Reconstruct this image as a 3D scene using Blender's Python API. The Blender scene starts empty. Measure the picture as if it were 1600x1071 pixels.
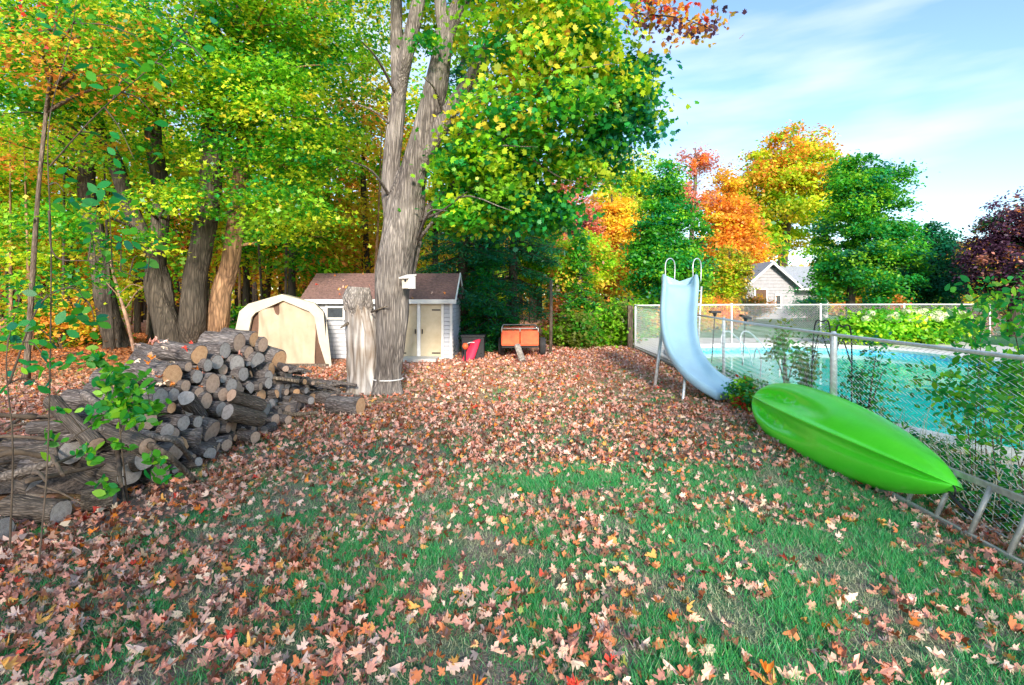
import bpy, math, random
import numpy as np
from mathutils import Vector, Matrix, noise
R = math.radians
sc = bpy.context.scene
# ------------------------------------------------------------ camera, world, sun
HC = 1.8
cam_d = bpy.data.cameras.new('camera'); cam = bpy.data.objects.new('camera', cam_d)
sc.collection.objects.link(cam); sc.camera = cam
cam.location = (0, 0, HC); cam.rotation_euler = (R(90), 0, 0)
cam_d.sensor_width = 36; cam_d.lens = 18; cam_d.shift_y = -0.0441
cam_d.clip_start = 0.05; cam_d.clip_end = 2000
SUN_EL = 24.0; SUN_AZ = 172.0            # azimuth clockwise from +Y
az = R(SUN_AZ); el = R(SUN_EL)
sdir = Vector((math.sin(az)*math.cos(el), math.cos(az)*math.cos(el), math.sin(el)))
w = bpy.data.worlds.new('World'); sc.world = w; w.use_nodes = True
nt = w.node_tree; nt.nodes.clear()
def nd(t, ty, **k):
    n = t.nodes.new(ty)
    for a, b in k.items(): setattr(n, a, b)
    return n
sky = nd(nt, 'ShaderNodeTexSky', sky_type='NISHITA'); sky.sun_disc = False
sky.sun_elevation = el; sky.sun_rotation = az; sky.air_density = 1.0; sky.dust_density = 0.4; sky.ozone_density = 3.0
tc = nd(nt, 'ShaderNodeTexCoord')
mp = nd(nt, 'ShaderNodeMapping'); mp.inputs['Scale'].default_value = (1.5, 1.5, 7.0); mp.inputs['Rotation'].default_value = (0.1, 0.12, 0.3)
nz = nd(nt, 'ShaderNodeTexNoise'); nz.inputs['Scale'].default_value = 1.6; nz.inputs['Detail'].default_value = 7; nz.inputs['Roughness'].default_value = 0.47
cr = nd(nt, 'ShaderNodeValToRGB'); cr.color_ramp.elements[0].position = 0.46; cr.color_ramp.elements[1].position = 0.78
cr.color_ramp.elements[1].color = (0.8, 0.8, 0.8, 1)
mx = nd(nt, 'ShaderNodeMixRGB'); mx.inputs['Color2'].default_value = (3.9, 4.0, 4.2, 1)
bgn = nd(nt, 'ShaderNodeBackground'); bgn.inputs['Strength'].default_value = 0.115
wo = nd(nt, 'ShaderNodeOutputWorld')
L = nt.links.new
L(tc.outputs['Generated'], mp.inputs['Vector']); L(mp.outputs['Vector'], nz.inputs['Vector']); L(nz.outputs['Fac'], cr.inputs['Fac'])
L(sky.outputs['Color'], mx.inputs['Color1']); L(cr.outputs['Color'], mx.inputs['Fac']); L(mx.outputs['Color'], bgn.inputs['Color']); L(bgn.outputs['Background'], wo.inputs['Surface'])
sd = bpy.data.lights.new('sun', 'SUN'); sd.energy = 2.6; sd.angle = R(9); sd.color = (1.0, 0.90, 0.76)
so = bpy.data.objects.new('sun', sd); sc.collection.objects.link(so)
so.rotation_euler = sdir.to_track_quat('Z', 'Y').to_euler()
sc.view_settings.view_transform = 'Standard'; sc.view_settings.look = 'None'
sc.view_settings.gamma = 1; sc.view_settings.exposure = 1.62; sc.view_settings.use_curve_mapping = False

# ------------------------------------------------------------ helpers
C = sc.collection
rng = np.random.default_rng(7); random.seed(7)
def at(px, py, Y):                          # photo pixel at depth Y -> point
    return Vector(((px-800)/800*Y, Y, HC-(py-465)/800*Y))
def gp(px, py, z=0.0):                      # photo pixel on level z
    Y = (HC-z)*800/(py-465); return Vector(((px-800)/800*Y, Y, z))
def gz(x, y):                               # terrain height
    t = min(max((y-10.5)/6.0, 0), 1); h = 0.10*t*t*(3-2*t)
    return h
def tag(o, label=None, cat=None, group=None, kind=None):
    if label: o['label'] = label
    if cat: o['category'] = cat
    if group: o['group'] = group
    if kind: o['kind'] = kind
    return o
def empty(name, loc, label=None, cat=None, group=None, rz=0):
    o = bpy.data.objects.new(name, None); C.objects.link(o); o.location = loc; o.rotation_euler = (0, 0, rz)
    o.empty_display_size = 0.2
    return tag(o, label, cat, group)
def link(name, me, mat, parent=None):
    o = bpy.data.objects.new(name, me); C.objects.link(o)
    if mat is not None and len(me.materials) == 0: me.materials.append(mat)
    if parent: o.parent = parent
    return o
class MB:
    def __init__(s): s.v = []; s.f = []; s.sm = True
    def add(s, vs, fs):
        n = len(s.v); s.v += [tuple(p) for p in vs]; s.f += [tuple(i+n for i in f) for f in fs]; return s
    def box(s, c, d, rot=None):
        a, b, e = d[0]/2, d[1]/2, d[2]/2
        vs = [Vector((x*a, y*b, z*e)) for z in (-1, 1) for y in (-1, 1) for x in (-1, 1)]
        if rot is not None: vs = [rot @ p for p in vs]
        vs = [p+Vector(c) for p in vs]
        return s.add(vs, [(0, 2, 3, 1), (4, 5, 7, 6), (0, 1, 5, 4), (2, 6, 7, 3), (0, 4, 6, 2), (1, 3, 7, 5)])
    def tube(s, pts, rad, n=8, cap=True, fn=None):
        pts = [Vector(p) for p in pts]
        if not hasattr(rad, '__len__'): rad = [rad]*len(pts)
        up = Vector((0.13, 0.97, 0.21)).normalized(); rings = []
        T0 = (pts[1]-pts[0]).normalized()
        a = T0.cross(up)
        if a.length < .1: a = T0.cross(Vector((1, 0, 0)))
        a.normalize()
        for i, p in enumerate(pts):
            T = (pts[min(i+1, len(pts)-1)]-pts[max(i-1, 0)]).normalized()
            a = (a-T*a.dot(T)).normalized(); b = T.cross(a)
            ring = []
            for k in range(n):
                th = 2*math.pi*k/n; r = rad[i]
                if fn: r = fn(i, th, r, p)
                ring.append(p+(a*math.cos(th)+b*math.sin(th))*r)
            rings.append(ring)
        vs = [q for r_ in rings for q in r_]; fs = []
        for i in range(len(pts)-1):
            for k in range(n):
                k2 = (k+1) % n; fs.append((i*n+k, i*n+k2, (i+1)*n+k2, (i+1)*n+k))
        if cap: fs.append(tuple(range(n))[::-1]); fs.append(tuple((len(pts)-1)*n+k for k in range(n)))
        return s.add(vs, fs)
    def prism(s, poly, dvec):              # extrude a polygon (3D points) by dvec
        n = len(poly); dv = Vector(dvec); vs = [Vector(p) for p in poly]+[Vector(p)+dv for p in poly]
        fs = [tuple(range(n))[::-1], tuple(range(n, 2*n))]+[(i, (i+1) % n, (i+1) % n+n, i+n) for i in range(n)]
        return s.add(vs, fs)
    def build(s, name, mat, parent=None, smooth=False, world=True, bevel=0):
        off = Vector((0, 0, 0))
        if parent is not None and world:
            q = parent
            while q is not None: off += q.location; q = q.parent
        me = bpy.data.meshes.new(name)
        me.from_pydata([(p[0]-off.x, p[1]-off.y, p[2]-off.z) for p in s.v], [], s.f)
        if smooth: me.polygons.foreach_set('use_smooth', [len(p.vertices) < 6 for p in me.polygons])
        o = link(name, me, mat, parent)
        if bevel:
            m = o.modifiers.new('b', 'BEVEL'); m.width = bevel; m.segments = 2; m.limit_method = 'ANGLE'
        return o
def smooth_pts(P, n=8):
    P = [Vector(p) for p in P]; Q = [P[0]*2-P[1]]+P+[P[-1]*2-P[-2]]; out = []
    for i in range(1, len(Q)-2):
        for k in range(n):
            t = k/n; a, b, c, d = Q[i-1:i+3]
            out.append(0.5*((2*b)+(c-a)*t+(2*a-5*b+4*c-d)*t*t+(3*b-a-3*c+d)*t**3))
    out.append(P[-1]); return out
def lerp_r(rs, n): 
    k = len(rs)-1; return [rs[min(int(i/n), k-1)]*(1-(i/n-min(int(i/n), k-1)))+rs[min(int(i/n), k-1)+1]*(i/n-min(int(i/n), k-1)) for i in range(k*n+1)]

# ------------------------------------------------------------ materials
def mat(name, col, rough=0.7, metal=0, n1=None, bump=0, bscale=20, var=0.15, scale=(1, 1, 1), nscale=6, detail=5, spec=None, coord='Object', col2=None, ramp=(0.35, 0.65)):
    m = bpy.data.materials.new(name); m.use_nodes = True; t = m.node_tree; p = t.nodes['Principled BSDF']
    c = Vector(col[:3]); c2 = Vector(col2) if col2 else c*(1-var*2)
    co = nd(t, 'ShaderNodeTexCoord'); ma = nd(t, 'ShaderNodeMapping'); ma.inputs['Scale'].default_value = scale
    t.links.new(co.outputs[coord], ma.inputs['Vector'])
    no = nd(t, 'ShaderNodeTexNoise'); no.inputs['Scale'].default_value = nscale; no.inputs['Detail'].default_value = detail; no.inputs['Roughness'].default_value = .65
    t.links.new(ma.outputs['Vector'], no.inputs['Vector'])
    rp = nd(t, 'ShaderNodeValToRGB'); e = rp.color_ramp.elements; e[0].position = ramp[0]; e[1].position = ramp[1]
    e[0].color = (*c2, 1); e[1].color = (*(c*(1+var) if not col2 else c), 1)
    t.links.new(no.outputs['Fac'], rp.inputs['Fac']); t.links.new(rp.outputs['Color'], p.inputs['Base Color'])
    p.inputs['Roughness'].default_value = rough; p.inputs['Metallic'].default_value = metal
    if spec is not None: p.inputs['Specular IOR Level'].default_value = spec
    if bump:
        n2 = nd(t, 'ShaderNodeTexNoise'); n2.inputs['Scale'].default_value = bscale; n2.inputs['Detail'].default_value = 6
        t.links.new(ma.outputs['Vector'], n2.inputs['Vector'])
        b = nd(t, 'ShaderNodeBump'); b.inputs['Strength'].default_value = bump; b.inputs['Distance'].default_value = 0.02
        t.links.new(n2.outputs['Fac'], b.inputs['Height']); t.links.new(b.outputs['Normal'], p.inputs['Normal'])
    return m
def bark(name, c1, c2, c3=None, sc_=(1, 1, .16), s=26, strength=.8):
    m = bpy.data.materials.new(name); m.use_nodes = True; t = m.node_tree; p = t.nodes['Principled BSDF']
    co = nd(t, 'ShaderNodeTexCoord'); ma = nd(t, 'ShaderNodeMapping'); ma.inputs['Scale'].default_value = sc_
    t.links.new(co.outputs['Object'], ma.inputs['Vector'])
    wn = nd(t, 'ShaderNodeTexNoise'); wn.inputs['Scale'].default_value = 3; wn.inputs['Detail'].default_value = 3
    t.links.new(ma.outputs['Vector'], wn.inputs['Vector'])
    av = nd(t, 'ShaderNodeMixRGB', blend_type='ADD'); av.inputs['Fac'].default_value = .25
    t.links.new(ma.outputs['Vector'], av.inputs['Color1']); t.links.new(wn.outputs['Color'], av.inputs['Color2'])
    vo = nd(t, 'ShaderNodeTexVoronoi', feature='DISTANCE_TO_EDGE'); vo.inputs['Scale'].default_value = s
    t.links.new(av.outputs['Color'], vo.inputs['Vector'])
    no = nd(t, 'ShaderNodeTexNoise'); no.inputs['Scale'].default_value = s*.9; no.inputs['Detail'].default_value = 7
    t.links.new(ma.outputs['Vector'], no.inputs['Vector'])
    r1 = nd(t, 'ShaderNodeValToRGB'); r1.color_ramp.elements[0].color = (*[x*.32 for x in c2], 1); r1.color_ramp.elements[1].color = (*c1, 1)
    r1.color_ramp.elements[1].position = .3
    t.links.new(vo.outputs['Distance'], r1.inputs['Fac'])
    big = nd(t, 'ShaderNodeTexNoise'); big.inputs['Scale'].default_value = 1.7; big.inputs['Detail'].default_value = 4
    t.links.new(co.outputs['Object'], big.inputs['Vector'])
    rb = nd(t, 'ShaderNodeValToRGB'); rb.color_ramp.elements[0].position = .38; rb.color_ramp.elements[1].position = .66
    rb.color_ramp.elements[0].color = (*c2, 1); rb.color_ramp.elements[1].color = (*(c3 or c1), 1)
    t.links.new(big.outputs['Fac'], rb.inputs['Fac'])
    m1 = nd(t, 'ShaderNodeMixRGB'); m1.inputs['Fac'].default_value = .45
    t.links.new(r1.outputs['Color'], m1.inputs['Color1']); t.links.new(rb.outputs['Color'], m1.inputs['Color2'])
    m2 = nd(t, 'ShaderNodeMixRGB', blend_type='OVERLAY'); m2.inputs['Fac'].default_value = .8
    t.links.new(m1.outputs['Color'], m2.inputs['Color1']); t.links.new(no.outputs['Fac'], m2.inputs['Color2'])
    t.links.new(m2.outputs['Color'], p.inputs['Base Color']); p.inputs['Roughness'].default_value = .92; p.inputs['Specular IOR Level'].default_value = .2
    ad = nd(t, 'ShaderNodeMath', operation='ADD'); t.links.new(vo.outputs['Distance'], ad.inputs[0])
    mu = nd(t, 'ShaderNodeMath', operation='MULTIPLY'); mu.inputs[1].default_value = .6; t.links.new(no.outputs['Fac'], mu.inputs[0]); t.links.new(mu.outputs[0], ad.inputs[1])
    b = nd(t, 'ShaderNodeBump'); b.inputs['Strength'].default_value = strength; b.inputs['Distance'].default_value = .035
    t.links.new(ad.outputs[0], b.inputs['Height']); t.links.new(b.outputs['Normal'], p.inputs['Normal'])
    return m
def leafmat(name, trans=.58, gloss=.025, rand=False):
    m = bpy.data.materials.new(name); m.use_nodes = True; t = m.node_tree; t.nodes.clear()
    at_ = nd(t, 'ShaderNodeAttribute'); at_.attribute_name = 'col'
    d = nd(t, 'ShaderNodeBsdfDiffuse'); tr = nd(t, 'ShaderNodeBsdfTranslucent'); g = nd(t, 'ShaderNodeBsdfGlossy'); g.inputs['Roughness'].default_value = .45
    g.inputs['Color'].default_value = (.8, .85, .9, 1)
    a = nd(t, 'ShaderNodeMixShader'); a.inputs[0].default_value = trans; b = nd(t, 'ShaderNodeMixShader'); b.inputs[0].default_value = gloss
    o = nd(t, 'ShaderNodeOutputMaterial')
    t.links.new(at_.outputs['Color'], d.inputs['Color']); t.links.new(at_.outputs['Color'], tr.inputs['Color'])
    t.links.new(d.outputs[0], a.inputs[1]); t.links.new(tr.outputs[0], a.inputs[2]); t.links.new(a.outputs[0], b.inputs[1]); t.links.new(g.outputs[0], b.inputs[2]); t.links.new(b.outputs[0], o.inputs['Surface'])
    return m
M = {}
M['leaf'] = leafmat('leaf'); M['dry'] = leafmat('dry_leaf', .18, .04); M['grassb'] = leafmat('grass_blade', .3, .05)
M['bark_main'] = bark('bark_grey_ridged', (.33, .285, .25), (.12, .10, .09), (.35, .31, .28), (1, 1, .085), 27, 1.0)
M['bark_dark'] = bark('bark_dark', (.12, .095, .072), (.06, .05, .04), (.13, .11, .09), (1, 1, .13), 16, 1.0)
M['bark_flaky'] = bark('bark_flaky', (.42, .24, .13), (.16, .09, .055), (.5, .3, .17), (1, 1, .18), 12, 1.0)
M['bark_thin'] = bark('bark_thin', (.22, .17, .13), (.11, .08, .06))
M['bark_burl'] = bark('bark_burl', (.46, .40, .36), (.20, .17, .15), (.5, .46, .42), (1, 1, .5), 22, 1.0)
M['bark_log'] = bark('bark_log', (.30, .25, .235), (.10, .08, .075), (.31, .28, .27), (1, 1, 1.1), 4.5, 1.0); M['bark_stick'] = bark('bark_stick', (.28, .235, .21), (.12, .10, .09), None, (1, 1, 1), 22, .7)
M['bark_rot'] = bark('bark_rotten', (.21, .165, .13), (.08, .065, .055), (.20, .17, .15), (1, 1, .9), 5, .9); M['bark_post'] = bark('bark_post', (.34, .27, .20), (.12, .095, .075), None, (1, 1, .1), 26, 1.0)
M['twig'] = mat('twig', (.12, .085, .06), .9, var=.3)
M['snag'] = bark('weathered_wood', (.62, .59, .56), (.30, .22, .16), (.66, .63, .61), (1, 1, .07), 8, .8)
def cutmat(name, c1, c2, scale=60):
    m = bpy.data.materials.new(name); m.use_nodes = True; t = m.node_tree; p = t.nodes['Principled BSDF']
    co = nd(t, 'ShaderNodeTexCoord'); wv = nd(t, 'ShaderNodeTexWave', wave_type='RINGS', rings_direction='Z'); wv.inputs['Scale'].default_value = 2.6; wv.inputs['Distortion'].default_value = 6; wv.inputs['Detail'].default_value = 3; wv.inputs['Detail Scale'].default_value = 3
    no = nd(t, 'ShaderNodeTexNoise'); no.inputs['Scale'].default_value = 2.6; no.inputs['Detail'].default_value = 8; no.inputs['Roughness'].default_value = .7
    t.links.new(co.outputs['Object'], wv.inputs['Vector']); t.links.new(co.outputs['Object'], no.inputs['Vector'])
    m1 = nd(t, 'ShaderNodeMixRGB'); m1.inputs['Color1'].default_value = (*c1, 1); m1.inputs['Color2'].default_value = (*c2, 1)
    mt = nd(t, 'ShaderNodeMath', operation='MULTIPLY'); t.links.new(wv.outputs['Fac'], mt.inputs[0]); mt.inputs[1].default_value = .2
    ma_ = nd(t, 'ShaderNodeMath', operation='ADD'); t.links.new(mt.outputs[0], ma_.inputs[0])
    m3 = nd(t, 'ShaderNodeMath', operation='MULTIPLY'); m3.inputs[1].default_value = 1.0; t.links.new(no.outputs['Fac'], m3.inputs[0]); t.links.new(m3.outputs[0], ma_.inputs[1])
    t.links.new(ma_.outputs[0], m1.inputs['Fac']); t.links.new(m1.outputs['Color'], p.inputs['Base Color']); p.inputs['Roughness'].default_value = .85
    b = nd(t, 'ShaderNodeBump'); b.inputs['Strength'].default_value = .5; b.inputs['Distance'].default_value = .01; t.links.new(no.outputs['Fac'], b.inputs['Height']); t.links.new(b.outputs['Normal'], p.inputs['Normal'])
    return m
M['cut_fresh'] = cutmat('cut_wood_fresh', (.90, .60, .36), (.42, .18, .07)); M['cut_mid'] = cutmat('cut_wood_tan', (.74, .54, .42), (.26, .16, .11)); M['cut_grey'] = cutmat('cut_wood_grey', (.60, .56, .53), (.14, .12, .12))
M['white'] = mat('white_paint', (.78, .77, .75), .55, var=.06, nscale=3)
M['siding'] = mat('white_vinyl_siding', (.52, .53, .58), .45, var=.05, nscale=2.5, col2=(.42, .42, .44))
M['shingle'] = mat('brown_shingle', (.24, .135, .12), .95, var=.25, nscale=14, bump=.5, bscale=120, col2=(.13, .075, .07))
M['door'] = mat('beige_door', (.52, .44, .31), .6, var=.12, nscale=2, col2=(.42, .34, .22))
M['black'] = mat('black_plastic', (.02, .02, .025), .4)
M['iron'] = mat('dark_iron', (.03, .028, .03), .5, metal=.6)
M['tire'] = mat('tire_rubber', (.03, .03, .032), .8, var=.2)
M['galv'] = mat('galvanized_steel', (.76, .78, .80), .42, metal=.45, var=.1, nscale=18)
M['wire'] = mat('chain_link_wire', (.78, .80, .80), .45, metal=.2, var=.08)
M['alu'] = mat('old_aluminium', (.50, .48, .43), .5, metal=.35, var=.15, nscale=12)
M['conc'] = mat('concrete', (.52, .50, .47), .9, var=.1, nscale=5, bump=.3, bscale=60)
M['coping'] = mat('pool_coping', (.72, .70, .68), .7, var=.08, nscale=7)
M['tent'] = mat('beige_canvas', (.48, .38, .27), .75, var=.08, nscale=1.8, col2=(.40, .31, .21), bump=.35, bscale=2.5)
M['trim'] = mat('pale_canvas', (.52, .47, .37), .7, var=.06, nscale=3)
M['slide'] = mat('pale_blue_fibreglass', (.38, .60, .75), .30, var=.05, nscale=2, spec=.6)
M['kayak'] = mat('green_plastic', (.13, .93, .04), .30, var=.03, nscale=2, col2=(.10, .86, .03), spec=.5, bump=.06, bscale=40)
M['red'] = mat('red_plastic', (.80, .03, .08), .35, var=.06)
M['redpaint'] = mat('orange_red_painted_steel', (.85, .15, .04), .55, var=.15, nscale=5, col2=(.60, .09, .03))
M['glass'] = mat('dark_window_glass', (.05, .06, .07), .12)
M['roofgrey_gapshade'] = mat('grey_shingle_and_gap_shade', (.30, .33, .38), .9, var=.12, nscale=9)
M['stone'] = mat('stone', (.4, .4, .38), .9)
# ------------------------------------------------------------ vegetation helpers
LEAF5 = np.array([(0,-.5,0),(-.25,-.33,.02),(-.5,-.10,-.06),(-.27,.06,.03),(-.37,.34,-.05),(-.14,.25,.04),(0,.56,-.06),(.14,.25,.04),(.37,.34,-.05),(.27,.06,.03),(.5,-.10,-.06),(.25,-.33,.02)], float)
LEAF3 = np.array([(0,-.45,0),(-.45,-.02,.05),(-.13,.1,-.04),(0,.55,.03),(.13,.1,-.04),(.45,-.02,.05)], float)
LEAF1 = np.array([(0,-.5,0),(-.3,0,.1),(0,.5,0),(.3,0,.1)], float)
OVAL = np.array([(0,-.5,0),(-.2,-.3,.03),(-.28,0,.05),(-.17,.3,.02),(0,.52,-.05),(.17,.3,.02),(.28,0,.05),(.2,-.3,.03)], float)
def cloud(name, tpl, P, N, S, Ccol, m, parent=None, off=None, tang=None, kind=None):
    P = np.asarray(P, float); n = len(P)
    tpls = tpl if isinstance(tpl, list) else [tpl]; K = len(tpls[0])
    ti = rng.integers(0, len(tpls), n); T = np.stack(tpls)[ti]              # n,K,3
    N = N/np.maximum(np.linalg.norm(N, axis=1, keepdims=True), 1e-6)
    rd = rng.normal(size=(n, 3)) if tang is None else tang
    t = np.cross(N, rd); t /= np.maximum(np.linalg.norm(t, axis=1, keepdims=True), 1e-6)
    b = np.cross(N, t)
    S = np.broadcast_to(np.asarray(S, float).reshape(-1, 1, 1), (n, 1, 1))
    V = P[:, None, :]+S*(T[:, :, 0:1]*t[:, None, :]+T[:, :, 1:2]*b[:, None, :]+T[:, :, 2:3]*N[:, None, :])
    if off is None:
        off = np.zeros(3); q = parent
        while q is not None: off = off+np.array(q.location); q = q.parent
    V = (V-off).reshape(-1, 3).astype(np.float32)
    me = bpy.data.meshes.new(name); me.vertices.add(n*K); me.vertices.foreach_set('co', V.ravel())
    me.loops.add(n*K); me.loops.foreach_set('vertex_index', np.arange(n*K, dtype=np.int32))
    me.polygons.add(n); me.polygons.foreach_set('loop_start', np.arange(0, n*K, K, dtype=np.int32))
    me.update(calc_edges=True)
    ca = me.color_attributes.new('col', 'FLOAT_COLOR', 'POINT')
    cc = np.ones((n, K, 4), np.float32); cc[:, :, :3] = np.clip(Ccol, 0, 1)[:, None, :]
    ca.data.foreach_set('color', cc.ravel())
    o = link(name, me, m, parent)
    if kind: o['kind'] = kind
    return o
PAL = dict(green=(.09,.42,.02), lime=(.34,.70,.03), yg=(.64,.78,.03), yellow=(.97,.78,.05), gold=(.96,.56,.06), orange=(.92,.34,.06), red=(.70,.06,.03), teal=(.02,.25,.13), dark=(.035,.21,.05), emerald=(.025,.34,.06), pink=(.80,.34,.24), maroon=(.14,.06,.12), olive=(.22,.27,.04))
def pick(pal, n):
    ks = list(pal); p = np.array([pal[k] for k in ks], float); p /= p.sum()
    return np.array([PAL[k] for k in ks])[rng.choice(len(ks), n, p=p)]
def inblob(bl, n, hollow=.42):
    w_ = np.array([b[3]*b[4]*b[5] for b in bl]); w_ = w_/w_.sum(); i = rng.choice(len(bl), n, p=w_); B = np.array(bl)[i]
    d = rng.normal(size=(n, 3)); d /= np.linalg.norm(d, axis=1, keepdims=True)
    r = rng.random(n)**hollow
    return B[:, :3]+d*r[:, None]*B[:, 3:6], d
def crown(parent, blobs, nc, nl, pal, size, tpl, spread=(.34, .12), hollow=.42, mixin=.14, droop=.6, outcol=None, gaps=.0, name='crown', up=1.0):
    Cc, D = inblob(blobs, nc, hollow)
    if gaps:
        keep = np.array([noise.noise(Vector(c)*.55) > -1+gaps for c in Cc]); Cc = Cc[keep]; D = D[keep]; nc = len(Cc)
    cb = pick(pal, nc); cj = rng.uniform(.6, 1.32, nc)
    k = rng.integers(0, nc, nl)
    sp = rng.normal(size=(nl, 3))*np.array([spread[0], spread[0], spread[1]])*rng.uniform(.6, 1.3, nc)[k][:, None]
    sp[:, 2] -= .25*np.hypot(sp[:, 0], sp[:, 1])
    P = Cc[k]+sp
    col = cb[k]*cj[k][:, None]; alt = pick(pal, nl); mk = rng.random(nl) < mixin; col[mk] = alt[mk]
    if outcol:
        q = (D[k][:, 2] > outcol[1]) & (rng.random(nl) < outcol[2]); col[q] = pick(outcol[0], int(q.sum()))
    col = col*rng.uniform(.84, 1.16, nl)[:, None]
    N = rng.normal(size=(nl, 3))*droop; N[:, 2] += up; N[:, :2] += D[k][:, :2]*.35
    S = size*rng.uniform(.65, 1.3, nl)
    return cloud(name, tpl, P, N, S, col, M['leaf'], parent), Cc
def wob(pts, rads, amp=.05):
    return [Vector(p)+Vector((random.uniform(-1, 1), random.uniform(-1, 1), 0))*amp*(1 if 0 < i < len(pts)-1 else 0) for i, p in enumerate(pts)]
def branches(parent, trunk, targets, r0=.05, m='bark_dark', name='branches', n=5):
    mb = MB(); tp = [Vector(p) for p in trunk]
    for c in targets:
        c = Vector(c); best = min((p for p in tp[len(tp)//4:]), key=lambda p: (p-c).length+max(0, p.z-c.z+.3)*2.5)
        mid = best.lerp(c, .5)+Vector((0, 0, .12*(c-best).length))+Vector([random.uniform(-.08, .08)*(c-best).length for _ in range(3)])
        pts = smooth_pts([best, mid, c], 4); mb.tube(pts, [r0*(1-.85*i/(len(pts)-1)) for i in range(len(pts))], n, cap=False)
    o = mb.build(name, M[m], parent, smooth=True); o['kind'] = 'stuff'; return o
def trunkmb(mb, pts, rads, n=14, k=8, rough=.10, flare=.35, seed=0, freq=2.2, ridge=0):
    P = smooth_pts(pts, k); rr = lerp_r(rads, k); z0 = P[0].z
    def fn(i, th, r, p):
        q = Vector((math.cos(th)*1.3, math.sin(th)*1.3, p.z*.55))*freq+Vector((seed*7.1, 3, 0))
        f = 1+rough*noise.noise(q)+rough*.5*noise.noise(q*2.7)
        if ridge: f += ridge*abs(noise.noise(Vector((math.cos(th)*7, math.sin(th)*7, p.z*1.1+seed))))-ridge*.4
        h = max(0, 1-(p.z-z0)/.5)
        if flare: f += flare*h*h*(1+.6*math.sin(th*4+seed)+.3*math.sin(th*7+seed*2))
        return r*f
    mb.tube(P, rr, n, cap=True, fn=fn); return P

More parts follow.
